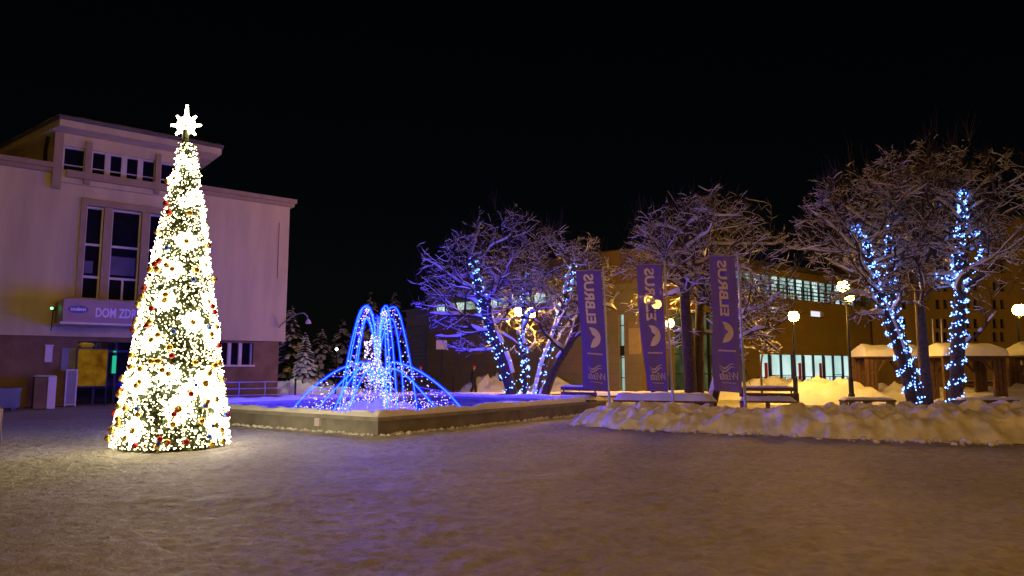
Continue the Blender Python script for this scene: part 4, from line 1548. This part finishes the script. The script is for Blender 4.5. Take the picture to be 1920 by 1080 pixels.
# cold lamp near the spruces
cl = thing('park_lamp', ground(631, 52), 'small cold white park lamp among the dark spruces', 'lamp')
b = MB(); b.tube([ground(631, 52), P(631, 658, 52)], [.06, .04], 8); b.build('post', M['metal_dark'], cl)
b = MB(); b.ball(P(631, 655, 52), .1, 10, 7); b.build('globe', M['white_lamp'], cl)
lamp_light('spruce_fill', P(600, 640, 40), 60, (0.8, 1.0, 0.9))  # added cold fill in front of the small spruce, apart from the lamp

# ------------------------------------------------------------------ street lamps
def street_lamp(px, depth, globes, label, r=.23):
    base = ground(px, depth)
    t = thing('street_lamp', base, label, 'street lamp', 'glowing globe street lamps')
    top = max(P(g[0], g[1], depth).z for g in globes)
    zt = min(P(g[0], g[1], depth).z for g in globes) - r - .08
    b = MB()
    b.lathe(base, [(.13, 0), (.13, .5), (.10, .55), (.10, 1.2), (.07, 1.25), (.055, zt * .7), (.05, zt - .12), (.075, zt - .1), (.075, zt)], 12)
    b.build('post', M['metal_dark'], t)
    b = MB()
    for g in globes:
        c = P(g[0], g[1], depth)
        b.tube([base + UP * (zt - .15), V((c.x, c.y, c.z - r - .1)), V((c.x, c.y, c.z - r + .01))], [.03, .03, .06], 8)
    b.build('bracket', M['metal_dark'], t)
    for g in globes:
        c = P(g[0], g[1], depth)
        m = MB(); m.ball(c, r, 20, 12); m.build('globe', M['globe'], t, True)
        m = MB(); m.lathe(c, [(r * .5, r * .88), (r * .42, r * 1.02), (r * .12, r * 1.12), (r * .08, r * 1.3)], 12); m.build('cap', M['metal_dark'], t)
    return t


street_lamp(985, 32, [(974, 583), (996, 586)], 'twin globe street lamp shining through the four trunked tree')
street_lamp(1224, 30, [(1217, 563), (1231, 570)], 'twin globe street lamp behind the middle banner', .2)
street_lamp(1257, 34, [(1256, 606)], 'single globe street lamp right of the middle banner', .2)
street_lamp(1490, 31, [(1488, 593)], 'single globe street lamp in front of the hall windows', .225)
street_lamp(1594, 30, [(1581, 537), (1592, 554)], 'tall twin globe street lamp left of the lit leaning trunks', .24)
street_lamp(1915, 41, [(1911, 581)], 'single globe street lamp at the right picture edge', .33)

# ------------------------------------------------------------------ banners
def fabric_mat():
    m = bpy.data.materials.new('banner_fabric')
    m.use_nodes = True
    nt = m.node_tree
    nt.nodes.clear()
    out = nt.nodes.new('ShaderNodeOutputMaterial')
    col = nt.nodes.new('ShaderNodeRGB'); col.outputs[0].default_value = (0.13, 0.085, 0.50, 1)
    df = nt.nodes.new('ShaderNodeBsdfDiffuse'); tl = nt.nodes.new('ShaderNodeBsdfTranslucent'); tp = nt.nodes.new('ShaderNodeBsdfTransparent')
    nt.links.new(col.outputs[0], df.inputs[0]); nt.links.new(col.outputs[0], tl.inputs[0])
    m1 = nt.nodes.new('ShaderNodeMixShader'); m1.inputs[0].default_value = .3
    nt.links.new(df.outputs[0], m1.inputs[1]); nt.links.new(tl.outputs[0], m1.inputs[2])
    m2 = nt.nodes.new('ShaderNodeMixShader'); m2.inputs[0].default_value = .02
    nt.links.new(m1.outputs[0], m2.inputs[1]); nt.links.new(tp.outputs[0], m2.inputs[2])
    nt.links.new(m2.outputs[0], out.inputs[0])
    return m


M['banner'] = fabric_mat()
M['print'] = mat('banner_print', (0.68, 0.58, 0.72), .8, .05)
M['print_dim'] = mat('banner_print_dim', (0.46, 0.40, 0.62), .8, .05)


def banner(corn, pole, depth, label, seed):
    TL, TR, BL, BR_ = [P(x, y, depth) for x, y in corn]
    pt, pb = P(*pole[0], depth), P(*pole[1], depth)
    d = (pt - pb).normalized()
    base = pb - d * (pb.z / d.z)
    t = thing('banner', base, label, 'banner', 'purple advertising banners on poles')
    b = MB(); b.tube([base, pt + d * .05], [.045, .03], 10); b.ball(pt + d * .07, .04, 8, 6); b.build('pole', M['metal_grey'], t)
    b = MB(); b.tube([pt - d * .03, TL + UP * .01], .016, 6); b.build('arm', M['metal_grey'], t)

    def S(a, c, off=0.0):      # a: 0 left..1 right, c: 0 bottom..1 top
        p = BL.lerp(BR_, a).lerp(TL.lerp(TR, a), c)
        wv = .10 * (1 - a) * sin(c * 5.2 + seed) * (1.1 - c) + .030 * sin(a * 8 + seed + c * 2.2) + .008 * sin(c * 17 + a * 5 + seed)
        p = p + V((0, -wv - off, 0))
        p.x -= .05 * (1 - a) * sin(c * 6 + seed * 1.7) * (1 - c)
        return p
    nu, nv = 18, 90
    b = MB()
    for j in range(nv + 1):
        for i in range(nu + 1): b.v.append(tuple(S(i / nu, j / nv)))
    for j in range(nv):
        for i in range(nu):
            k = j * (nu + 1) + i
            b.f.append((k, k + 1, k + nu + 2, k + nu + 1))
    fab = b.build('fabric', M['banner'], t, True)
    W = (TR - TL).length; H = (TL - BL).length
    # the name, seen from the back of the cloth: letters read upwards, mirrored
    vf = text_mesh('ELBRUS', 1.0, .03)
    x0 = min(q.x for q in vf[0]); x1 = max(q.x for q in vf[0]); y1 = max(q.y for q in vf[0])
    b = MB()
    put_text(b, vf, lambda x, y: S(.30 + .37 * y / y1, .555 + .415 * (x - x0) / (x1 - x0), .014))
    b.build('lettering', M['print'], fab)
    b = MB()
    notch = [(.99, -.14), (.62, .10), (.42, .12), (.30, .16), (.26, .24), (.02, .50), (-.10, .30), (-.20, .22), (-.36, .14), (-.62, .02), (-.99, -.10)]
    R_ = .40 * W
    def left(y):
        for (ya, xa), (yb, xb) in zip(notch, notch[1:]):
            if yb <= y <= ya: return xa + (xb - xa) * (ya - y) / (ya - yb)
        return 0
    rows = [-.985 + 1.97 * k / 40 for k in range(41)]
    for ya, yb in zip(rows, rows[1:]):
        la, lb_ = left(ya), left(yb)
        ra, rb_ = max(la, sqrt(1 - ya * ya)), max(lb_, sqrt(1 - yb * yb))
        for k in range(6):
            q = [(la + (ra - la) * k / 6, ya), (la + (ra - la) * (k + 1) / 6, ya), (lb_ + (rb_ - lb_) * (k + 1) / 6, yb), (lb_ + (rb_ - lb_) * k / 6, yb)]
            b.quad(*[S(.40 + .40 * x, .435 + R_ * y / H, .010) for x, y in q])
    b.build('emblem', M['print'], fab)
    b = MB()
    q = .22
    r_ = random.Random(seed)
    while q < .84:
        w_ = r_.uniform(.008, .022)
        b.quad(S(q, .294, .006), S(q + w_, .294, .006), S(q + w_, .306, .006), S(q, .306, .006))
        q += w_ + .008
    b.build('small_print', M['print'], fab)
    vf = text_mesh('Wisła', 1.0, .01, .35)
    x0 = min(k.x for k in vf[0]); x1 = max(k.x for k in vf[0])
    b = MB()
    put_text(b, vf, lambda x, y: S(.90 - .68 * (x - x0) / (x1 - x0), .088 + .085 * y, .012))
    for off in (0, .022):
        for k in range(14):
            f0, f1 = k / 14, (k + 1) / 14
            fn = lambda f: (.20 + .62 * f, .168 + off + .022 * sin(f * 6.28 + 2.6) * (1 - .3 * f))
            (a0, c0), (a1, c1) = fn(f0), fn(f1)
            th = .007 * sin(pi * (f0 + .04))
            b.quad(S(a0, c0 - th, .006), S(a1, c1 - th, .006), S(a1, c1 + th, .006), S(a0, c0 + th, .006))
    q = .3
    while q < .78:
        w_ = r_.uniform(.012, .03)
        b.quad(S(q, .062, .006), S(q + w_, .062, .006), S(q + w_, .07, .006), S(q, .07, .006)); q += w_ + .012
    b.build('town_logo', M['print_dim'], fab)


banner([(1080, 508), (1127, 507), (1095, 728), (1141, 735)], [(1131, 505), (1143, 762)], 23, 'purple banner nearest the fountain, first of three', 1.0)
banner([(1193, 497), (1241, 495), (1210, 733), (1253, 735)], [(1246, 493), (1262, 752)], 21.8, 'purple banner with a street lamp shining through it', 2.3)
banner([(1329, 481), (1377, 480), (1343, 733), (1392, 737)], [(1383, 478), (1398, 768)], 20.6, 'purple banner nearest the ploughed snow, tallest of three', 3.9)

# ------------------------------------------------------------------ ploughed snow
def cat(pts, n):
    out = []
    for i in range(len(pts) - 1):
        p0 = pts[max(i - 1, 0)]; p1 = pts[i]; p2 = pts[i + 1]; p3 = pts[min(i + 2, len(pts) - 1)]
        for k in range(n):
            t = k / n
            out.append(tuple(.5 * (2 * p1[j] + (p2[j] - p0[j]) * t + (2 * p0[j] - 5 * p1[j] + 4 * p2[j] - p3[j]) * t * t + (3 * p1[j] - p0[j] - 3 * p2[j] + p3[j]) * t ** 3) for j in range(len(p1))))
    out.append(pts[-1])
    return out


def snow_bank(name, ctrl, label, seed):
    """ctrl: x, y, half width, height"""
    path = cat(ctrl, 70)
    b = MB()
    nv = 64
    for i, (x, y, hw, h) in enumerate(path):
        a = path[max(0, i - 1)]; c = path[min(len(path) - 1, i + 1)]
        t = V((c[0] - a[0], c[1] - a[1], 0)).normalized()
        s = V((-t.y, t.x, 0))
        for j in range(nv + 1):
            q = 2 * j / nv - 1
            p = V((x, y, 0)) + s * (q * hw)
            k = (1 - abs(q) ** 2.2) ** .8 if abs(q) < 1 else 0
            d = noise.voronoi(p * 1.9 + V((seed, 0, 0)))[0]
            lump = (.42 - d[0]) * .75 + noise.noise(p * .7 + V((0, seed, 0))) * .5 + noise.noise(p * 4.4) * .36 + abs(noise.noise(p * 9)) * .16
            z = h * k * (1 + .52 * lump) + (noise.noise(p * 6.5) * .05 * min(1, k * 3))
            off = s * noise.noise(p * 2.3 + V((9, seed, 0))) * .35
            b.v.append((p.x + off.x, p.y + off.y, max(z, -.05) - .03))
    for i in range(len(path) - 1):
        for j in range(nv):
            k = i * (nv + 1) + j
            b.f.append((k, k + 1, k + nv + 2, k + nv + 1))
    # loose clods at its foot
    r_ = random.Random(seed)
    for k in range(420):
        x, y, hw, h = r_.choice(path)
        q = V((x + r_.uniform(-.4, .4), y - hw * r_.uniform(.75, 1.5), 0))
        b.ball(q + UP * r_.uniform(-.02, .03), r_.uniform(.02, .09) * (.5 if k % 4 else 1), 7, 5, r_.uniform(.6, 1))
    return tag(b.build(name, M['bank'], None, True), label, 'snow bank', None, 'stuff')


def gp_(px, d): return tuple(ground(px, d)[:2])
snow_bank('snow_bank', [(*gp_(1075, 21.6), .7, .10), (*gp_(1135, 21.2), 1.2, .50), (*gp_(1230, 20.3), 1.45, .63), (*gp_(1330, 19.5), 1.35, .56), (*gp_(1440, 18.9), 1.45, .60),
                        (*gp_(1560, 18.2), 1.65, .70), (*gp_(1700, 17.7), 1.7, .73), (*gp_(1850, 17.3), 1.75, .73), (*gp_(2050, 17.2), 2.1, .8), (*gp_(2300, 17.4), 2.1, .8)],
          'long lumpy ploughed snow bank across the right of the square', 2.0)


def pile(px, d, rx, ry, h, label, seed, rz=0):
    b = MB(); b.mound(ground(px, d), rx, ry, h, 34, 26, seed, .5, rz)
    return tag(b.build('snow_pile', M['snow'], None, True), label, 'snow pile', 'snow heaps beyond the square')


pile(1545, 33, 3.0, 1.4, .95, 'yellow lit snow heap behind the bank under the single globe lamp', 1)
pile(1440, 38, 3.2, 1.5, .9, 'low snow heap before the hall windows beside the hedge', 2)
pile(915, 44.5, 1.9, 1.2, .95, 'brownish snow heap behind the two walkers', 3)
pile(1035, 44, 1.8, 1.2, .8, 'snow heap behind the trunks of the four trunked tree', 4)
pile(600, 41, 4, 1.5, .5, 'long snow heap in front of the small spruce', 5)
pile(548, 39.5, 1.8, 1.0, .8, 'bluish snow heap beside the house corner', 6)
pile(1900, 33, 4.5, 1.5, .7, 'yellow snow heap beside the right shelters', 7)
pile(1690, 36, 3.0, 1.2, .7, 'snow heap beneath the left shelter', 8)
# snow fringe thrown up against the basin wall
b = MB()
r_ = random.Random(4)
for k in range(420):
    f = r_.random()
    p = BP(-r_.uniform(0.0, .3), f * LL) if k % 2 else BP(f * LR, -r_.uniform(0, .3))
    b.ball(p - UP * .02, r_.uniform(.02, .055) * (1.6 if k % 11 == 0 else 1), 7, 5, .8)
tag(b.build('snow_clods', M['snow'], None, True), 'loose snow clods along the foot of the basin wall', 'snow', None, 'stuff')

# ------------------------------------------------------------------ benches and planters in the middle
def bench(px0, px1, d0, d1, label, h=.48, wd=.5, back=False, snow=.16):
    a, c = ground(px0, d0), ground(px1, d1)
    t_ = (c - a).normalized(); s = V((-t_.y, t_.x, 0))
    rz = math.atan2(t_.y, t_.x)
    L = (c - a).length
    o = thing('bench', (a + c) / 2, label, 'bench', 'snow covered benches')
    m = MB()
    for k in range(3):
        q = (k - 1) * wd * .34
        m.hexa([a + s * (q - wd * .15) + UP * (h - .06), c + s * (q - wd * .15) + UP * (h - .06), c + s * (q + wd * .15) + UP * (h - .06), a + s * (q + wd * .15) + UP * (h - .06),
                a + s * (q - wd * .15) + UP * h, c + s * (q - wd * .15) + UP * h, c + s * (q + wd * .15) + UP * h, a + s * (q + wd * .15) + UP * h])
    m.build('seat', M['wood'], o)
    for f in (.04, .5, .96):
        m = MB(); m.box(a.lerp(c, f), .12, wd * .8, h - .062, rz); m.build('leg', M['concrete'], o)
    if back:
        m = MB()
        for z in (h + .18, h + .38): m.bar(a + s * wd * .5 + UP * z, c + s * wd * .5 + UP * z, .04, .13)
        m.build('backrest', M['wood'], o)
        for f in (.06, .94):
            m = MB(); q = a.lerp(c, f) + s * (wd * .5 + .04); m.bar(q + UP * (h - .05), q + UP * (h + .46), .05); m.build('back_post', M['metal_dark'], o)
    m = MB(); e = wd * .47
    m.snowcap(a - s * e + UP * h, c - s * e + UP * h, c + s * e + UP * h, a + s * e + UP * h, snow, max(8, int(L * 6)), 7, .4, px0 * .1, .02)
    if back: m.snowcap(a + s * (wd * .44) + UP * (h + .445), c + s * (wd * .44) + UP * (h + .445), c + s * (wd * .56) + UP * (h + .445), a + s * (wd * .56) + UP * (h + .445), .07, max(8, int(L * 5)), 4, .3, 3, .0)
    m.build('snow', M['snow'], o, True)


bench(872, 1060, 34, 34, 'long dark bench with thin snow behind the basin and the walkers', .40, .5, False, .07)
bench(1043, 1110, 27, 26, 'short snowy bench at the end of the basin below the first banner', .46, .6, True)
bench(1152, 1340, 24, 23, 'long bench under thick violet lit snow between the banners', .55, .7, False, .24)
bench(1385, 1490, 24.5, 24, 'snow laden bench right of the third banner', .5, .6, True, .16)
bench(1060, 1330, 31, 31, 'far yellow lit snowy bench behind the three banners', .42, .5, False, .2)
bench(1575, 1670, 25, 25, 'snowy bench edge just behind the bank left of the leaning trunks', .50, .5, False, .10)
bench(1790, 1900, 25, 25, 'snowy bench behind the bank right of the thick lit tree', .50, .5, False, .10)
bench(1808, 1876, 33, 33, 'slatted bench beneath the middle shelter', .55, .5, True, .08)
# stone ring under the four trunked tree
pr = thing('tree_planter', ground(990, 30), 'low round snow covered planter at the foot of the four trunked tree', 'planter')
b = MB(); b.lathe(ground(990, 30), [(1.25, 0), (1.25, .26), (1.0, .27)], 24); b.build('kerb', M['concrete'], pr)
b = MB(); b.mound(ground(990, 30) + UP * .25, 1.35, 1.35, .14, 20, 20, 4, .3); b.build('snow', M['snow'], pr, True)

# hedge
hd = thing('hedge', ground(1435, 40), 'low snow topped hedge before the hall windows', 'hedge')
r_ = random.Random(12)
b = MB(); s2 = MB()
for k in range(1500):
    p = ground(1405 + 95 * r_.random(), 40 + r_.uniform(-.5, .5), r_.uniform(.05, .85))
    t_ = V((r_.uniform(-1, 1), r_.uniform(-1, 1), r_.uniform(-.3, 1))).normalized() * r_.uniform(.08, .2)
    s = t_.cross(V((r_.random(), r_.random(), r_.random()))).normalized() * .03
    b.quad(p - s, p + t_ * .5 - s * 1.5, p + t_, p + t_ * .5 + s * 1.5)
for k in range(60):
    s2.ball(ground(1405 + 95 * r_.random(), 40 + r_.uniform(-.4, .4), r_.uniform(.72, .95)), r_.uniform(.08, .2), 8, 6, .6)
b.build('foliage', M['leaf'], hd); tag(s2.build('snow', M['snow'], hd, True), kind='stuff')

# ------------------------------------------------------------------ shelters at the right
def shelter(px0, px1, d, pyeave, pyridge, label, seed, snow=.25, wid=1.7, posts=(.12, .88)):
    a, c = P(px0, pyeave, d), P(px1, pyeave, d)
    z0 = (a.z + c.z) / 2; z1 = P((px0 + px1) / 2, pyridge, d + wid / 2).z - snow * .6
    a.z = c.z = 0
    t_ = (c - a).normalized(); s = V((-t_.y, t_.x, 0))
    L = (c - a).length
    o = thing('shelter', (a + c) / 2, label, 'shelter', 'wooden shelters with snowy roofs')
    e0, e1, e2, e3 = a + UP * z0, c + UP * z0, c + s * wid + UP * z0, a + s * wid + UP * z0
    r0, r1 = a + t_ * L * .10 + s * wid / 2 + UP * z1, c - t_ * L * .06 + s * wid / 2 + UP * z1
    m = MB()
    dn = UP * .07
    for q in ((e0, e1, r1, r0), (e1, e2, r1), (e2, e3, r0, r1), (e3, e0, r0)):
        (m.quad if len(q) == 4 else m.tri)(*q)
        (m.quad if len(q) == 4 else m.tri)(*[k - dn for k in q])
    for x, y in ((e0, e1), (e1, e2), (e2, e3), (e3, e0)):
        m.quad(x - dn, y - dn, y, x)
    m.build('roof', M['wood'], o)
    m = MB()
    nu, nv = 40, 20
    n0 = len(m.v)
    cen = (e0 + e1 + e2 + e3) / 4
    for j in range(nv + 1):
        for i in range(nu + 1):
            f, g_ = i / nu, j / nv
            p = e0.lerp(e1, f).lerp(e3.lerp(e2, f), g_)
            lo = min(f / .10, (1 - f) / .06, min(g_, 1 - g_) * 2, 1)
            ed = min(1, min(min(f, 1 - f) * L, min(g_, 1 - g_) * wid) / (snow * .9))
            th = snow * sqrt(max(0, 1 - (1 - ed) ** 2)) * (1 + .25 * noise.noise(p * 1.6 + V((seed, 0, 0))))
            out = (p - cen); out.z = 0
            m.v.append(tuple(p + UP * ((z1 - z0) * lo + th - .005) + out.normalized() * .06))
    for j in range(nv):
        for i in range(nu):
            k = n0 + j * (nu + 1) + i
            m.f.append((k, k + 1, k + nu + 2, k + nu + 1))
    m.build('snow', M['snow'], o, True)
    rz = math.atan2(t_.y, t_.x)
    for f in posts:
        for g_ in (.12, .88):
            m = MB(); q = a + t_ * L * f + s * wid * g_
            m.box(q, .16, .16, z0 - .08, rz); m.box(q + t_ * .19, .15, .15, z0 - .08, rz); m.box(q - t_ * .19, .15, .15, z0 - .08, rz)
            m.bar(q + t_ * (.3 if f < .5 else -.3) + UP * (z0 - .7), q + t_ * (.75 if f < .5 else -.75) + UP * (z0 - .1), .09)
            m.build('post', M['wood'], o)
    m = MB()
    for g_ in (.12, .88): m.bar(a + s * wid * g_ + t_ * .2 + UP * (z0 - .16), c + s * wid * g_ - t_ * .2 + UP * (z0 - .16), .1, .14)
    m.build('beam', M['wood'], o)


shelter(1622, 1738, 34.5, 668, 650, 'wooden shelter with bright yellow lit snow roof behind the leaning trunks', 1)
shelter(1768, 1892, 31, 667, 650, 'wooden shelter with thick pale snow roof behind the thick lit tree', 2, .36)
shelter(1925, 2080, 32, 666, 648, 'wooden shelter cut off by the right picture edge', 3, .34)
for x, n_ in ((1752, 'left'), (1768, 'right')):
    b = MB(); p = ground(x, 40); b.tube([p, P(x - 4, 600, 40)], [.05, .03], 8); b.ball(P(x - 4, 599, 40), .05, 8, 6)
    tag(b.build('flag_pole', M['metal_grey']), 'bare pale flag pole behind the middle shelter, the %s one of the pair' % n_, 'flag pole', 'bare flag poles')
# sign boards
def post_sign(px, d, x0, y0, x1, y1, label):
    o = thing('post_sign', ground(px, d), label, 'sign')
    a, c = P(x0, y0, d), P(x1, y1, d)
    b = MB(); b.hexa([V((a.x, d - .03, c.z)), V((c.x, d - .03, c.z)), V((c.x, d, c.z)), V((a.x, d, c.z)), V((a.x, d - .03, a.z)), V((c.x, d - .03, a.z)), V((c.x, d, a.z)), V((a.x, d, a.z))]); b.build('board', M['notice'], o)
    b = MB(); b.tube([ground(px, d) + V((0, .05, 0)), V((ground(px, d).x, d + .05, a.z - .05))], .035, 8); b.build('post', M['metal_dark'], o)
post_sign(828, 46, 818, 638, 838, 655, 'pale square sign board on a thin post before the hall wall')
post_sign(1905, 36, 1894, 672, 1916, 684, 'small pale sign board on a post beside the right shelter')

# bollards along the path
for i, (px, d, lb_) in enumerate(((820, 47, 'thin dark bollard below the pale square sign'), (850, 47, 'thin dark bollard left of the walker in red hat'), (555, 36, 'thin dark bollard left of the blue fountain arcs'), (630, 37, 'thin dark bollard seen through the left fountain arc'))):
    b = MB(); c = ground(px, d); b.lathe(c, [(.06, 0), (.06, .05), (.045, .06), (.045, .95), (.06, .97), (.06, 1.02), (.02, 1.08)], 10)
    tag(b.build('bollard', M['metal_dark']), lb_, 'bollard', 'thin dark bollards')

# ------------------------------------------------------------------ people
def person(px, d, label, coat, hat, trousers, rz, h=1.74, stride=.16, hatlong=False):
    k = h / 1.74
    base = ground(px, d)
    o = thing('person', base, label, 'person', 'people walking behind the basin', rz)
    R = Matrix.Translation(base) @ Matrix.Rotation(rz, 4, 'Z')
    J = {'pel': (0, 0, .95), 'sp': (0, .0, 1.15), 'ch': (0, .01, 1.36), 'nk': (0, .02, 1.49), 'hd': (0, .045, 1.60), 'tp': (0, .035, 1.70), 'ns': (0, .13, 1.59),
         'ls': (-.18, 0, 1.41), 'le': (-.25, -.06, 1.14), 'lw': (-.17, .12, .98), 'lh': (-.13, .17, .96), 'rs': (.18, 0, 1.41), 're': (.25, -.06, 1.14), 'rw': (.17, .12, .98), 'rh': (.13, .17, .96),
         'lhp': (-.10, 0, .90), 'lk': (-.10, stride * .7 + .03, .49), 'la': (-.10, stride, .09), 'lt': (-.10, stride + .15, .04),
         'rhp': (.10, 0, .90), 'rk': (.10, -stride * .4 + .04, .50), 'ra': (.10, -stride * 1.1, .11), 'rt': (.10, -stride * 1.1 + .14, .04)}
    rad = {'pel': .15, 'sp': .14, 'ch': .16, 'nk': .06, 'hd': .098, 'tp': .075, 'ns': .03, 'ls': .075, 'le': .05, 'lw': .036, 'lh': .04, 'rs': .075, 're': .05, 'rw': .036, 'rh': .04,
           'lhp': .10, 'lk': .065, 'la': .045, 'lt': .04, 'rhp': .10, 'rk': .065, 'ra': .045, 'rt': .04}
    ed = [('pel', 'sp'), ('sp', 'ch'), ('ch', 'nk'), ('nk', 'hd'), ('hd', 'tp'), ('hd', 'ns'), ('ch', 'ls'), ('ls', 'le'), ('le', 'lw'), ('lw', 'lh'), ('ch', 'rs'), ('rs', 're'), ('re', 'rw'), ('rw', 'rh'),
          ('pel', 'lhp'), ('lhp', 'lk'), ('lk', 'la'), ('la', 'lt'), ('pel', 'rhp'), ('rhp', 'rk'), ('rk', 'ra'), ('ra', 'rt')]
    nm = list(J)
    me = bpy.data.meshes.new('body')
    me.from_pydata([tuple(V(J[n]) * k) for n in nm], [(nm.index(a), nm.index(c)) for a, c in ed], [])
    me.materials.append(M['skin'])
    bo = bpy.data.objects.new('body', me)
    COL.objects.link(bo); bo.parent = o
    sk = bo.modifiers.new('skin', 'SKIN')
    for i, n in enumerate(nm):
        me.skin_vertices[0].data[i].radius = (rad[n] * k * .92,) * 2
        me.skin_vertices[0].data[i].use_root = n == 'pel'
    bo.modifiers.new('smooth', 'SUBSURF').levels = 1
    W = lambda n, dz=0: R @ (V(J[n]) * k + UP * dz)
    def ell(mb, rings, sides=14):      # rings: (x,y,z, rx, ry)
        n0 = len(mb.v)
        for x, y, z, rx, ry in rings:
            for q in range(sides):
                a = 2 * pi * q / sides
                mb.v.append(tuple(R @ (V((x + rx * cos(a), y + ry * sin(a), z)) * k)))
        for i in range(len(rings) - 1):
            for q in range(sides):
                q2 = (q + 1) % sides
                mb.f.append((n0 + i * sides + q, n0 + i * sides + q2, n0 + (i + 1) * sides + q2, n0 + (i + 1) * sides + q))
        mb.f.append(tuple(n0 + (len(rings) - 1) * sides + q for q in range(sides)))
    b = MB()
    ell(b, [(0, .0, .72, .21, .17), (0, 0, .85, .205, .165), (0, 0, .98, .195, .155), (0, 0, 1.15, .19, .15), (0, .005, 1.33, .215, .155), (0, .01, 1.43, .18, .13), (0, .02, 1.50, .085, .08), (0, .025, 1.535, .08, .08)])
    for s in 'lr':
        b.tube([W(s + 's', -.01), W(s + 'e'), W(s + 'w')], [.095 * k, .075 * k, .062 * k], 10)
    b.build('coat', coat, o, True)
    b = MB()
    for s in 'lr': b.tube([W(s + 'hp', .02), W(s + 'k'), W(s + 'a', .02)], [.115 * k, .085 * k, .068 * k], 10)
    b.build('trousers', trousers, o, True)
    for s in 'lr':
        m = MB(); a_, t_ = W(s + 'a'), W(s + 't')
        m.tube([a_ + UP * .12, a_ - UP * .01, a_.lerp(t_, .4) - UP * .02, t_ + UP * .01], [.065 * k, .07 * k, .062 * k, .05 * k], 10); m.build('boot', M['metal_dark'], o, True)
    b = MB(); ell(b, [(0, .035, 1.61, .108, .118), (0, .03, 1.65, .11, .12), (0, .028, 1.70, .10, .108), (0, .028, 1.745, .065, .07), (0, .028, 1.765, .02, .02)])
    if hatlong: b.ball(R @ (V((0, .028, 1.785)) * k), .04 * k, 8, 6)
    b.build('hat', hat, o, True)
    b = MB(); 
    for q in (-.036, .036): b.ball(R @ (V((q, .132, 1.605)) * k), .011, 6, 4)
    b.build('eyes', M['metal_dark'], o)


person(888, 43, 'person in dark coat and red hat walking behind the basin', M['cloth_dark'], M['cloth_red'], M['cloth_dark'], radians(-80))
person(941, 44.5, 'person in brown jacket walking behind the lit left trunk', M['cloth_brown'], M['cloth_dark'], M['cloth_dark'], radians(-95))
person(790, 42, 'person in dark coat seen through the right fountain arc', M['cloth_dark'], M['cloth_red'], M['cloth_dark'], radians(85), 1.7, .12)
